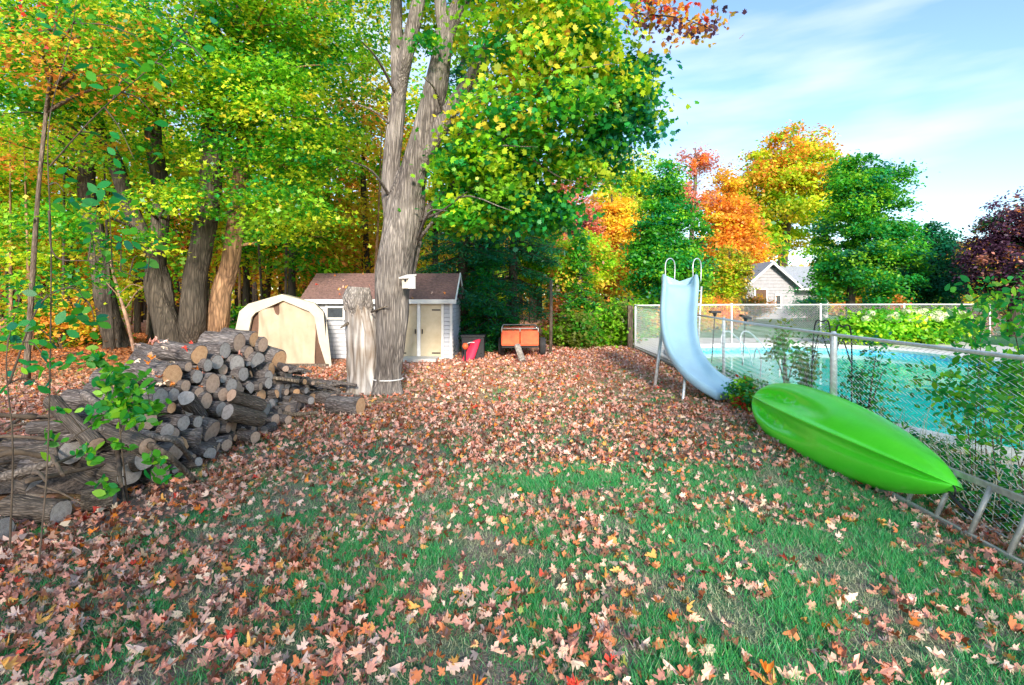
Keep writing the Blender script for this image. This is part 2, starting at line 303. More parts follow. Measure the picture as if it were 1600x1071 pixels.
# ------------------------------------------------------------ ground
def ground_mat():
    m = bpy.data.materials.new('lawn_soil_and_litter'); m.use_nodes = True; t = m.node_tree; p = t.nodes['Principled BSDF']
    g = nd(t, 'ShaderNodeNewGeometry')
    def no(s, d=5):
        x = nd(t, 'ShaderNodeTexNoise'); x.inputs['Scale'].default_value = s; x.inputs['Detail'].default_value = d; x.inputs['Roughness'].default_value = .6; t.links.new(g.outputs['Position'], x.inputs['Vector']); return x
    def rp(src, a, b, c1, c2):
        x = nd(t, 'ShaderNodeValToRGB'); e = x.color_ramp.elements; e[0].position = a; e[1].position = b; e[0].color = (*c1, 1); e[1].color = (*c2, 1); t.links.new(src, x.inputs['Fac']); return x
    def mixc(f, a, b):
        x = nd(t, 'ShaderNodeMixRGB'); t.links.new(f, x.inputs['Fac']); t.links.new(a, x.inputs['Color1']); t.links.new(b, x.inputs['Color2']); return x
    fine = no(55); mid = no(2.3); big = no(.7)
    soil = rp(fine.outputs['Fac'], .3, .7, (.13, .10, .085), (.32, .27, .24))
    grs = rp(fine.outputs['Fac'], .3, .7, (.03, .11, .05), (.10, .27, .13))
    f1 = rp(mid.outputs['Fac'], .40, .60, (1, 1, 1), (0, 0, 0))
    base = mixc(f1.outputs['Color'], grs.outputs['Color'], soil.outputs['Color'])
    vo = nd(t, 'ShaderNodeTexVoronoi'); vo.inputs['Scale'].default_value = 11; t.links.new(g.outputs['Position'], vo.inputs['Vector'])
    lit = nd(t, 'ShaderNodeValToRGB'); e = lit.color_ramp.elements; e[0].color = (.20, .09, .05, 1); e[1].color = (.66, .36, .24, 1); e[1].position = .8
    el_ = e.new(.4); el_.color = (.5, .22, .11, 1); sx = nd(t, 'ShaderNodeSeparateXYZ'); t.links.new(vo.outputs['Color'], sx.inputs[0]); t.links.new(sx.outputs[0], lit.inputs['Fac'])
    sp = nd(t, 'ShaderNodeSeparateXYZ'); t.links.new(g.outputs['Position'], sp.inputs[0])
    # litter where the lawn ends: x < -4.5 or y > 8
    mr = nd(t, 'ShaderNodeMapRange'); mr.inputs['From Min'].default_value = 6.0; mr.inputs['From Max'].default_value = 11; t.links.new(sp.outputs['Y'], mr.inputs['Value'])
    mr2 = nd(t, 'ShaderNodeMapRange'); mr2.inputs['From Min'].default_value = -3.0; mr2.inputs['From Max'].default_value = -5; t.links.new(sp.outputs['X'], mr2.inputs['Value'])
    mxx = nd(t, 'ShaderNodeMath', operation='MAXIMUM'); t.links.new(mr.outputs[0], mxx.inputs[0]); t.links.new(mr2.outputs[0], mxx.inputs[1])
    mu = nd(t, 'ShaderNodeMath', operation='MULTIPLY'); t.links.new(mxx.outputs[0], mu.inputs[0])
    f3 = rp(big.outputs['Fac'], .25, .5, (.6, .6, .6), (1, 1, 1)); t.links.new(f3.outputs['Color'], mu.inputs[1])
    al = mixc(mu.outputs[0], base.outputs['Color'], lit.outputs['Color'])
    # grass again on the pool side beyond the yard
    mr4 = nd(t, 'ShaderNodeMapRange'); mr4.inputs['From Min'].default_value = 3.9; mr4.inputs['From Max'].default_value = 4.5; t.links.new(sp.outputs['X'], mr4.inputs['Value'])
    al2 = mixc(mr4.outputs[0], al.outputs['Color'], grs.outputs['Color'])
    # bare earth by the woodpile
    dv = nd(t, 'ShaderNodeVectorMath', operation='DISTANCE'); dv.inputs[1].default_value = (-3.2, 4.45, 0); t.links.new(g.outputs['Position'], dv.inputs[0])
    dn = nd(t, 'ShaderNodeMath', operation='ADD'); t.links.new(dv.outputs['Value'], dn.inputs[0]); mm = nd(t, 'ShaderNodeMath', operation='MULTIPLY'); mm.inputs[1].default_value = .9; t.links.new(mid.outputs['Fac'], mm.inputs[0]); t.links.new(mm.outputs[0], dn.inputs[1])
    f5 = rp(dn.outputs[0], .75, 1.25, (1, 1, 1), (0, 0, 0))
    al3 = mixc(f5.outputs['Color'], al2.outputs['Color'], soil.outputs['Color'])
    t.links.new(al3.outputs['Color'], p.inputs['Base Color']); p.inputs['Roughness'].default_value = 1; p.inputs['Specular IOR Level'].default_value = .1
    b = nd(t, 'ShaderNodeBump'); b.inputs['Strength'].default_value = .9; b.inputs['Distance'].default_value = .03; t.links.new(fine.outputs['Fac'], b.inputs['Height']); t.links.new(b.outputs['Normal'], p.inputs['Normal'])
    return m
M['ground'] = ground_mat()
def pool_in(x, y, g=0):                      # superellipse of the pool
    return (abs((x-8.15)/(3.75+g))**3.4+abs((y-10.3)/(6.4+g))**3.4) < 1
xs = sorted(set([-700, -300, -150, -80, -50]+[i*1.0 for i in range(-35, 4)]+[4.1, 4.15, 4.4, 5, 8, 12, 16, 16.05, 25, 40, 80, 150, 300, 700]))
ys = sorted(set([-300, -120, -60, -30, -15, -8]+[-4+i*.5 for i in range(0, 60)]+[26.5, 30, 40, 60, 100, 200, 400, 900]))
mb = MB(); W_ = len(xs)
for y in ys:
    for x in xs:
        z = gz(x, y)
        if -35 < x < 4 and -4 < y < 25: z += .015*noise.noise(Vector((x*.7, y*.7, 0)))
        if 4.15 <= x <= 16 and 2 <= y <= 20: z = -1.7           # excavated under the pool and its deck
        mb.v.append((x, y, z))
for j in range(len(ys)-1):
    for i in range(W_-1): a = j*W_+i; mb.f.append((a, a+1, a+1+W_, a+W_))
lawn = mb.build('ground', M['ground'], smooth=True); tag(lawn, 'leaf strewn back lawn running into the woods', None, None, 'structure')

# pool deck with the pool cut out
def ring(g, z, n=96):
    out = []
    for k in range(n):
        a = 2*math.pi*k/n; c, s = math.cos(a), math.sin(a)
        r = (abs(c/(3.75+g))**3.4+abs(s/(6.4+g))**3.4)**(-1/3.4)
        out.append(Vector((8.15+c*r, 10.3+s*r, z)))
    return out
def rim(n=96, z=.20):                        # rectangle seen from the pool centre
    out = []
    for k in range(n):
        a = 2*math.pi*k/n; c, s = math.cos(a), math.sin(a)
        tx = ((16.2-8.15) if c > 0 else (8.15-4.1))/max(abs(c), 1e-6); ty = ((20.2-10.3) if s > 0 else (10.3-1.9))/max(abs(s), 1e-6); r = min(tx, ty)
        out.append(Vector((8.15+c*r, 10.3+s*r, z)))
    return out
def strip(mb, A, B):
    n = len(A); o = len(mb.v); mb.v += [tuple(p) for p in A+B]; mb.f += [(o+i, o+(i+1) % n, o+n+(i+1) % n, o+n+i) for i in range(n)]
mb = MB(); strip(mb, rim(z=-.1), rim(z=.20)); strip(mb, rim(z=.20), ring(.05, .20)); 
deck = mb.build('pool_deck', M['conc']); tag(deck, 'pale concrete deck around the swimming pool', None, None, 'structure')
pool = empty('swimming_pool', (8.2, 11, 0), 'in-ground swimming pool with turquoise liner behind the chain link fence', 'pool')
mb = MB(); strip(mb, ring(.32, .20), ring(.32, .27)); strip(mb, ring(.32, .27), ring(.03, .29)); strip(mb, ring(.03, .29), ring(-.02, .24)); strip(mb, ring(-.02, .24), ring(0, .17)); mb.build('coping', M['coping'], pool, smooth=True)
M['liner'] = mat('turquoise_liner', (.05, .60, .62), .5, var=.1, nscale=4, col2=(.03, .45, .52))
mb = MB(); strip(mb, ring(0, .20), ring(0, -1.3)); mb.f.append(tuple(len(mb.v)+i for i in range(96))); mb.v += [tuple(p) for p in ring(0, -1.3)]; mb.build('liner', M['liner'], pool)
M['lin2'] = mat('liner_border', (.08, .42, .75), .5, nscale=14, col2=(.25, .68, .8), ramp=(.47, .53))
mb = MB(); strip(mb, ring(-.006, .165), ring(-.006, -.02)); mb.build('liner_border', M['lin2'], pool)
def water_mat():
    m = bpy.data.materials.new('pool_water'); m.use_nodes = True; t = m.node_tree; t.nodes.clear()
    gl = nd(t, 'ShaderNodeBsdfGlossy'); gl.inputs['Roughness'].default_value = .03; df = nd(t, 'ShaderNodeBsdfTransparent'); df.inputs['Color'].default_value = (.35, .93, .86, 1)
    dd = nd(t, 'ShaderNodeBsdfDiffuse'); dd.inputs['Color'].default_value = (.02, .74, .64, 1); mm = nd(t, 'ShaderNodeMixShader'); mm.inputs[0].default_value = .75
    fr = nd(t, 'ShaderNodeFresnel'); fr.inputs['IOR'].default_value = 1.33; mx_ = nd(t, 'ShaderNodeMixShader'); o = nd(t, 'ShaderNodeOutputMaterial')
    g = nd(t, 'ShaderNodeNewGeometry'); n_ = nd(t, 'ShaderNodeTexNoise'); n_.inputs['Scale'].default_value = 2.5; n_.inputs['Detail'].default_value = 4; t.links.new(g.outputs['Position'], n_.inputs['Vector'])
    b = nd(t, 'ShaderNodeBump'); b.inputs['Strength'].default_value = .12; b.inputs['Distance'].default_value = .05; t.links.new(n_.outputs['Fac'], b.inputs['Height'])
    t.links.new(b.outputs[0], gl.inputs['Normal']); t.links.new(b.outputs[0], fr.inputs['Normal'])
    t.links.new(df.outputs[0], mm.inputs[1]); t.links.new(dd.outputs[0], mm.inputs[2])
    t.links.new(fr.outputs[0], mx_.inputs[0]); t.links.new(mm.outputs[0], mx_.inputs[1]); t.links.new(gl.outputs[0], mx_.inputs[2]); t.links.new(mx_.outputs[0], o.inputs['Surface']); return m
M['water'] = water_mat()
mb = MB(); mb.v = [tuple(p) for p in ring(.0, .07)]; mb.f = [tuple(range(96))]
wt = mb.build('water', M['water']); tag(wt, 'still turquoise water in the swimming pool', None, None, 'structure')

# ------------------------------------------------------------ chain link fences
def chain_link(parent, A, B, zb, zt, p=.066, r=.0023, k=0):
    """zb, zt: functions of s giving bottom and top"""
    A = Vector((A[0], A[1], 0)); B = Vector((B[0], B[1], 0)); Ln = (B-A).length; u = (B-A)/Ln; nrm = Vector((-u.y, u.x, 0))
    V = []; F = []
    for i in range(int(Ln/p)):
        s0 = (i+.5)*p; b = zb(s0/Ln); t = zt(s0/Ln); n = max(2, int((t-b)/(p/2)))
        for j in range(n+1):
            sg = 1 if j % 2 else -1; q = A+u*(s0+sg*p*.5)+nrm*(r*1.1*sg); z = b+(t-b)*j/n
            V += [(q.x-u.x*r, q.y-u.y*r, z), (q.x+u.x*r, q.y+u.y*r, z), (q.x+nrm.x*r*1.7, q.y+nrm.y*r*1.7, z)]
            if j:
                o = len(V)-6; F += [(o, o+1, o+4, o+3), (o+1, o+2, o+5, o+4), (o+2, o, o+3, o+5)]
    mb = MB(); mb.v = V; mb.f = F
    o = mb.build('chain_link_mesh', M['wire'], parent); o['kind'] = 'stuff'; return o
NF = [(3.62, 1.9, 0, 1.37), (3.62, 3.6, 0, 1.37), (3.66, 5.88, 0, 1.375), (3.82, 8.0, 0, 1.38), (4.06, 9.9, .02, 1.385), (4.08, 13.4, .08, 1.46), (4.06, 17.0, .12, 1.53)]
fn_ = empty('chain_link_fence', (3.7, 6, 0), 'galvanized chain link fence running along the lawn beside the slide and kayak', 'fence')
mb_r = MB(); mb_r.tube([(a[0], a[1], a[3]) for a in NF], .019, 8); mb_r.build('top_rail', M['galv'], fn_, smooth=True)
for a, b in zip(NF[:-1], NF[1:]):
    chain_link(fn_, a, b, lambda s: a[2]+.03+(b[2]-a[2])*s, lambda s: a[3]+.015+(b[3]-a[3])*s)
    mb_w = MB(); mb_w.tube([(a[0]-.01, a[1], a[2]+.05), (b[0]-.01, b[1], b[2]+.05)], .003, 4); mb_w.build('tension_wire', M['galv'], fn_)
for i, a in enumerate(NF):
    if i == 3: continue
    q = MB(); r = .036 if i in (2, 6) else .028; q.tube([(a[0]+.035, a[1], a[2]-.1), (a[0]+.035, a[1], a[3]-.01), (a[0]+.035, a[1], a[3]+.035)], [r, r, r*.6], 10); q.build('post', M['galv'], fn_, smooth=True)
FF = [(4.06, 17.0, .12, 1.53), (7.6, 17.75, .12, 1.545), (11.4, 18.95, .12, 1.53), (15.6, 20.4, .12, 1.52), (20.5, 22, .12, 1.5), (26, 24, .12, 1.47)]
ff_ = empty('chain_link_fence', (12, 19, 0), 'long pale chain link fence across the back of the pool', 'fence')
mb = MB(); mb.tube([(a[0], a[1], a[3]) for a in FF], .024, 6); mb.build('top_rail', M['white'], ff_, smooth=True)
for a, b in zip(FF[:-1], FF[1:]):
    chain_link(ff_, a, b, lambda s: a[2]+.03, lambda s: a[3]+.01+(b[3]-a[3])*s, p=.08, r=.0040)
for a in FF[1:]:
    q = MB(); q.tube([(a[0], a[1]-.03, -.1), (a[0], a[1]-.03, a[3]+.05)], .032, 8); q.build('post', M['white'], ff_, smooth=True)
gp_ = MB(); gp_.box((3.93, 17.05, .8), (.16, .16, 1.45)); wp = gp_.build('wooden_post', M['bark_thin'], None); tag(wp, 'dark wooden post at the far corner of the chain link fence', 'post')

# ------------------------------------------------------------ water slide
def P3(px, py, d): return at(px, py, d)
sl = empty('water_slide', (3.3, 9.8, 0), 'pale blue curved pool slide standing on the lawn beside the fence', 'slide')
path = smooth_pts([P3(1062, 446, 11.35), P3(1061, 449, 11.05), P3(1059, 470, 10.8), P3(1057, 500, 10.5), P3(1059, 530, 10.2), P3(1067, 557, 9.9), P3(1084, 583, 9.5), P3(1108, 604, 9.15), P3(1140, 622, 8.85)], 6)
prof = [(-.37, .02), (-.375, .13), (-.35, .175), (-.30, .18), (-.27, .14), (-.245, .05), (-.20, .012), (-.1, 0), (0, -.004), (.1, 0), (.20, .012), (.245, .05), (.27, .14), (.30, .18), (.35, .175), (.375, .13), (.37, .02), (.25, -.03), (0, -.04), (-.25, -.03)]
mb = MB(); n = len(prof); NP = len(path)
tw = [math.radians(a) for a in lerp_r([0, 2, 4, 8, 13, 18, 22, 23, 20], 6)]
for i, p in enumerate(path):
    T = (path[min(i+1, NP-1)]-path[max(i-1, 0)]).normalized()
    yaw = tw[min(i, len(tw)-1)]; S = Vector((math.cos(yaw), math.sin(yaw), 0)); S = (S-T*S.dot(T)).normalized(); Nn = S.cross(T)
    if Nn.z < 0 or Nn.y > .5: Nn = -Nn
    f = i/(NP-1); wsc = 1.06-.10*f+(.07*max(0, (f-.85)/.15)); hsc = 1+.45*max(0, 1-abs(f-.05)/.12)
    for s, h in prof: mb.v.append(tuple(p+S*s*wsc+Nn*(h*(hsc if h > .04 else 1))))
for i in range(NP-1):
    for k in range(n): k2 = (k+1) % n; mb.f.append((i*n+k, i*n+k2, (i+1)*n+k2, (i+1)*n+k))
mb.f += [tuple(range(n))[::-1], tuple((NP-1)*n+k for k in range(n))]
chute = mb.build('chute', M['slide'], sl, smooth=True); m_ = chute.modifiers.new('s', 'SUBSURF'); m_.levels = 1; m_.render_levels = 1
def post(a, b, w_, parent, mt='alu', name='leg'):
    q = MB(); q.tube([a, b], w_, 8); return q.build(name, M[mt], parent, smooth=True)
post(gp(1023, 606), at(1036, 505, 10.5), .033, sl, 'galv'); post(gp(1067, 626), at(1071, 582, 9.45), .026, sl, 'galv')
post((3.92, 9.25, 0), at(1120, 610, 9.1), .02, sl, 'galv')
la = [at(1077, 448, 11.75), at(1096, 448, 11.75)]
lb = [Vector((la[0].x, 12.0, .05)), Vector((la[1].x-.02, 12.0, .05))]
for a, b in zip(la, lb): post(b, a, .021, sl, 'galv', 'ladder_rail')
for k in range(7):
    f = .05+k*.15; post(la[0].lerp(lb[0], f), la[1].lerp(lb[1], f), .014, sl, 'galv', 'rung')
q = MB(); q.box(at(1062, 447, 11.6), (.62, .42, .05)); q.build('platform', M['slide'], sl)
for x0, x1 in ((1040, 1054), (1083, 1095)):
    a = at(x0, 440, 11.3); b = at(x1, 440, 11.75); t0 = at(x0, 412, 11.3); t1 = at(x1, 412, 11.75)
    c = (t0+t1)/2; c.z = at(0, 404, 11.5).z
    q = MB(); q.tube(smooth_pts([a, t0, c, t1, b], 6), .012, 8); q.build('handrail', M['galv'], sl, smooth=True)

# ------------------------------------------------------------ kayak
ky = empty('kayak', (3.45, 5.6, 0), 'bright green plastic kayak leaning upside against the fence', 'kayak')
T0 = at(1182, 622, 7.55); T1 = at(1496, 761, 4.0)
ax = (T1-T0); KL = ax.length; ax.normalize()
wd = Vector((.42, .10, .90)); wd = (wd-ax*wd.dot(ax)).normalized(); nn = wd.cross(ax)
if nn.x > 0: nn = -nn
def kw(t):                                   # half width
    a = min(t/.40, 1); b = min((1-t)/.58, 1)
    return .425*min((1-(1-a)**2.3)**.52, (1-(1-b)**1.9)**.62) if t < 1 else .0
def kd(t): return .26*min(1, (math.sin(math.pi*min(max(t, 0), 1)))**.42)
mb = MB(); NT, NA = 90, 56
cen = []
for i in range(NT+1):
    t = i/NT; t2 = .5-.5*math.cos(math.pi*t); t = t*.6+t2*.4
    hw = max(kw(t), .045 if 0 < i < NT else .004); dp = max(kd(t), .02)
    c = T0+ax*(KL*t)-wd*(.03*math.sin(math.pi*t))
    for k in range(NA+1):
        a = -1+2*k/NA; h = (1-abs(a)**2.4)**.55
        kr = .055*math.exp(-(a/.055)**2)*min(1, t*14)*min(1, (1-t)*14)            # keel ridge
        gr = 0
        if .03 < t < .60:
            e = min(1, (t-.03)/.10)*min(1, (.60-t)/.34)
            gr = -.13*e*(math.exp(-((abs(a)-.36)/.20)**2))
            for dd_ in (.12, .2, .28, .36): gr += .045*e*math.exp(-((t-dd_)/.010)**2)*math.exp(-((abs(a)-.36)/.08)**2)
        if t > .55:                                                               # crease running into the stern
            e = min(1, (t-.55)/.3)*min(1, (1-t)*20); gr -= .035*e*math.exp(-((a+.22)/.13)**2)
        lip = 0
        mb.v.append(tuple(c+wd*(a*hw)+nn*((dp*h+kr+gr)*1.0)))
for i in range(NT):
    for k in range(NA): a = i*(NA+1)+k; mb.f.append((a, a+1, a+NA+2, a+NA+1))
hull = mb.build('hull', M['kayak'], ky, smooth=True)
mb = MB()                                    # deck side, towards the fence
for i in range(NT+1):
    t = i/NT; t2 = .5-.5*math.cos(math.pi*t); t = t*.6+t2*.4; hw = max(kw(t), .045 if 0 < i < NT else .004); c = T0+ax*(KL*t)-wd*(.03*math.sin(math.pi*t))
    for k in range(11): a = -1+.2*k; ck = .10 if (.3 < t < .62 and abs(a) < .65) else 0; mb.v.append(tuple(c+wd*(a*hw)-nn*(.06*(1-a*a)**.6-ck)))
for i in range(NT):
    for k in range(10): a = i*11+k; mb.f.append((a, a+11, a+12, a+1))
mb.build('deck', M['kayak'], ky, smooth=True)
e1 = T1-ax*.02; q = MB(); q.tube(smooth_pts([e1+nn*.02, e1+ax*.05+nn*.03-wd*.03, e1+ax*.03-wd*.08, e1-ax*.03-wd*.06], 4), .008, 6); q.build('carry_handle', M['black'], ky, smooth=True)

# ------------------------------------------------------------ ladder on its side behind the kayak
ld = empty('ladder', (3.45, 4.2, 0), 'old aluminium ladder lying on its side along the bottom of the fence', 'ladder')
lo0, lo1 = Vector((3.44, 6.1, .035)), Vector((3.34, 2.3, .035)); hi0, hi1 = Vector((3.58, 6.1, .40)), Vector((3.52, 2.3, .40))
def rail(a, b, nm):
    q = MB(); d = (b-a); rt = d.to_track_quat('Y', 'Z').to_matrix(); q.box((a+b)/2, (.028, d.length, .05), rt); return q.build(nm, M['alu'], ld, bevel=.004)
rail(lo0, lo1, 'rail'); rail(hi0, hi1, 'rail')
for k in range(12):
    f = (k+.55)/12.4; q = MB(); q.tube([lo0.lerp(lo1, f), hi0.lerp(hi1, f)], .019, 8); q.build('rung', M['alu'], ld, smooth=True)
q = MB(); c = lo0.lerp(lo1, .58).lerp(hi0.lerp(hi1, .58), .5); q.tube(smooth_pts([c+Vector((-.03, .12, .04)), c+Vector((-.04, .03, .0)), c+Vector((-.03, -.06, -.04)), c+Vector((.0, -.1, -.06))], 4), .014, 6); st = q.build('strap', M['black'], None, smooth=True); tag(st, 'black strap wrapped around a ladder rung below the kayak', 'strap')

# ------------------------------------------------------------ pool furniture
for (px, py, d), lb_ in zip(((1117, 497, 12.5), (1165, 505, 12.0)), ('left black garden lamp on a thin stake behind the fence', 'right black garden lamp on a tilted stake behind the fence')):
    p = at(px, py-6, d); e = empty('garden_lamp', (p.x, d, .2), lb_, 'garden lamp', 'two garden lamps by the pool')
    q = MB(); q.tube([(p.x-.08, d, .2), (p.x, d, p.z)], .012, 6); q.build('stake', M['black'], e)
    q = MB(); q.box((p.x, d, p.z+.05), (.24, .16, .05), Matrix.Rotation(.3 if px > 1150 else 0, 3, 'Y')); q.tube([(p.x, d, p.z-.06), (p.x, d, p.z+.04)], [.03, .06], 8); q.build('lamp_head', M['black'], e)
e = empty('pool_handrail', (5.3, 12, .2), 'white curved pool ladder handrail at the near end of the pool', 'pool handrail')
for dx in (0, .42):
    q = MB(); q.tube(smooth_pts([at(1132, 570, 11.2)+Vector((dx, 0, 0)), at(1127, 528, 11.2)+Vector((dx, 0, 0)), at(1140, 519, 11.4)+Vector((dx, 0, 0)), at(1168, 546, 11.8)+Vector((dx, 0, 0)), at(1176, 572, 12)+Vector((dx, 0, 0))], 6), .013, 8); q.build('rail', M['galv'], e, smooth=True)
e = empty('pool_ladder', (6, 11, .2), 'white grab rails of the pool steps beside the far lamp', 'pool ladder')
for dx in (0, .35):
    q = MB(); q.tube(smooth_pts([at(1188, 590, 9.4)+Vector((dx, 0, 0)), at(1189, 560, 9.4)+Vector((dx, 0, 0)), at(1182, 545, 9.6)+Vector((dx, 0, 0)), at(1178, 560, 9.9)+Vector((dx, 0, 0))], 5), .012, 8); q.build('rail', M['white'], e, smooth=True)
for (x0, x1, top, d), lb_ in zip(((1272, 1297, 503, 6.4), (1305, 1330, 511, 5.9)), ('left black wire garden arch rising just above the fence rail', 'right black wire garden arch rising just above the fence rail')):
    d += .35; a = at(x0-6, 600, d); b = at(x1, 600, d); ta = at(x0, top+14, d); tb = at(x1, top+14, d); tt = at((x0+x1)/2, top, d); a.z = b.z = .2
    e = empty('garden_arch', (a.x, d, .2), lb_, 'garden arch', 'wire garden arches'); q = MB(); q.tube(smooth_pts([a, ta, tt, tb, b], 8), .009, 6); q.build('hoop', M['iron'], e, smooth=True)
    q = MB(); q.tube(smooth_pts([ta.lerp(a, .35), at(x0+9, top+18, d), tb.lerp(b, .3)], 8), .008, 6); q.build('scroll', M['iron'], e, smooth=True)
# ------------------------------------------------------------ shed
SY = 14.4; SX0, SX1 = -5.80, -1.68; SB = gz(0, 14.4); EZ = at(0, 469, SY).z; RZ = at(0, 428, 15.5).z; SD = 2.2
sh = empty('garden_shed', ((SX0+SX1)/2, SY+1.1, SB), 'low white sided garden shed with brown shingle roof and beige double doors', 'shed')
q = MB(); q.box(((SX0+SX1)/2, SY+SD/2, (SB+EZ)/2), (SX1-SX0, SD, EZ-SB-.01)); q.build('wall', M['roofgrey_gapshade'], sh)  # grey backing stands in for shadow lines between the siding boards
nb = 14; hb = (EZ-SB-.04)/nb
def board(x0, x1, z, y=SY):
    q = MB(); q.prism([(x0, y-.028, z), (x0, y-.002, z), (x0, y-.002, z+hb-.016), (x0, y-.010, z+hb-.016)], (x1-x0, 0, 0)); return q.build('siding_board', M['siding'], sh)
DX0, DX1 = -3.22, -1.98; WX0, WX1 = at(511, 0, SY).x, at(538, 0, SY).x; WZ0, WZ1 = at(0, 498, SY).z, at(0, 480, SY).z
for i in range(nb):
    z = SB+.02+i*hb
    if z+hb > WZ0-.02 and z < WZ1+.02: board(SX0+.06, WX0-.05, z); board(WX1+.05, DX0-.06, z)
    else: board(SX0+.06, DX0-.06, z)
    board(DX1+.07, SX1-.06, z)
for i in range(nb):                          # gable side facing the yard's right
    z = SB+.02+i*hb; q = MB(); q.prism([(SX1+.028, SY+.05, z), (SX1+.002, SY+.05, z), (SX1+.002, SY+.05, z+hb-.016), (SX1+.010, SY+.05, z+hb-.016)], (0, SD-.1, 0)); q.build('siding_board', M['siding'], sh)
for x in (SX0+.03, SX1-.03):
    q = MB(); q.box((x, SY-.015, (SB+EZ)/2), (.07, .05, EZ-SB)); q.build('corner_trim', M['white'], sh)
q = MB(); q.prism([(SX1-.002, SY, EZ), (SX1-.002, SY+SD, EZ), (SX1-.002, SY+SD/2, RZ-.03)], (-.05, 0, 0)); q.prism([(SX0+.05, SY, EZ), (SX0+.05, SY+SD, EZ), (SX0+.05, SY+SD/2, RZ-.03)], (-.05, 0, 0)); q.build('gable', M['siding'], sh)
def roofplane(ya, za, yb, zb):
    q = MB(); q.prism([(SX0-.12, ya, za), (SX0-.12, yb, zb), (SX0-.12, yb, zb-.04), (SX0-.12, ya, za-.04)], (SX1-SX0+.22, 0, 0)); return q
ya, za, yb, zb = SY-.16, EZ+.0, SY+SD/2, RZ
q = roofplane(ya, za, yb, zb); rf = q.build('roof', M['shingle'], sh)
q = roofplane(SY+SD+.16, za, yb, zb); q.build('roof', M['shingle'], sh)
nc_ = 13
for i in range(nc_):
    f0, f1 = i/nc_, min((i+1.12)/nc_, 1); x = SX0-.12
    for cpy in range(14):                    # shingle tabs of each course
        x0 = SX0-.12+(SX1-SX0+.22)*cpy/14+(.15 if i % 2 else 0); x1 = min(x0+(SX1-SX0+.22)/14-.012, SX1+.10)
        if x1 <= x0+.02: continue
        y0, y1 = ya+(yb-ya)*f0, ya+(yb-ya)*f1; z0, z1 = za+(zb-za)*f0, za+(zb-za)*f1; lift = .016+.006*random.random()
        q = MB(); q.prism([(x0, y0, z0+.004), (x0, y1, z1+.004), (x0, y1, z1+.010), (x0, y0, z0+lift)], (x1-x0, 0, 0)); o = q.build('shingle', M['shingle'], rf)
q = MB(); q.box(((SX0+SX1)/2, SY-.185, EZ-.045), (SX1-SX0+.24, .03, .12)); q.build('fascia', M['white'], sh)
for s in (0, 1):
    q = MB(); y_e = SY-.18 if s == 0 else SY+SD+.18
    q.prism([(SX1+.10, y_e, EZ-.06), (SX1+.10, y_e, EZ+.03), (SX1+.10, yb, RZ+.03), (SX1+.10, yb, RZ-.07)], (.03, 0, 0)); q.build('barge_board', M['white'], sh)
DZ0, DZ1 = SB+.05, EZ-.12
q = MB(); q.box(((DX0+DX1)/2, SY-.02, (DZ0+DZ1)/2), (DX1-DX0+.12, .05, DZ1-DZ0+.10)); q.build('door_frame', M['white'], sh)
xm = at(655, 0, SY).x
for k, (x0, x1) in enumerate(((DX0, xm-.05), (xm+.05, DX1))):
    q = MB(); q.box(((x0+x1)/2, SY-.055, (DZ0+DZ1)/2), (x1-x0-.01, .03, DZ1-DZ0)); d_ = q.build('door', M['door'], sh, bevel=.004)
    for z in (DZ0+.12, DZ1-.16):
        q = MB(); xa = x0+.02 if k == 0 else x1-.26; q.box((xa+.12, SY-.075, z), (.24, .012, .035)); q.build('hinge', M['iron'], d_)
    q = MB(); xh = x1-.04 if k == 0 else x0+.05; q.box((xh, SY-.085, (DZ0+DZ1)/2-.02), (.03, .035, .13)); q.build('handle', M['iron'], d_)
q = MB(); q.box((xm, SY-.065, (DZ0+DZ1)/2), (.085, .03, DZ1-DZ0)); q.build('door_astragal', M['white'], sh)
cx_, cz_ = (WX0+WX1)/2, (WZ0+WZ1)/2; ww, wh = WX1-WX0, WZ1-WZ0
q = MB()
for dx, dz, sx_, sz_ in ((-ww/2, 0, .05, wh+.1), (ww/2, 0, .05, wh+.1), (0, wh/2, ww-.05, .05), (0, -wh/2, ww-.05, .05)): q.box((cx_+dx, SY-.03, cz_+dz), (sx_, .05, sz_))
wf = q.build('window', M['white'], sh); q = MB(); q.box((cx_, SY-.012, cz_), (ww-.05, .01, wh-.05)); q.build('pane', M['glass'], wf)
q = MB(); q.box((SX1+.09, SY+.3, EZ+.12), (.12, .10, .14)); q.tube([(SX1+.15, SY+.3, EZ+.12), (SX1+.22, SY+.24, EZ+.09)], [.05, .06], 8); q.build('security_lamp', M['black'], sh)
q = MB(); q.box(((at(625, 0, 13.8).x+at(682, 0, 13.8).x)/2, 14.0, SB+.04), (.98, .66, .09)); s_ = q.build('step', M['conc'], None, bevel=.01); tag(s_, 'grey concrete slab step in front of the shed doors', 'step')

ROOFP = (ya, za, yb, zb)
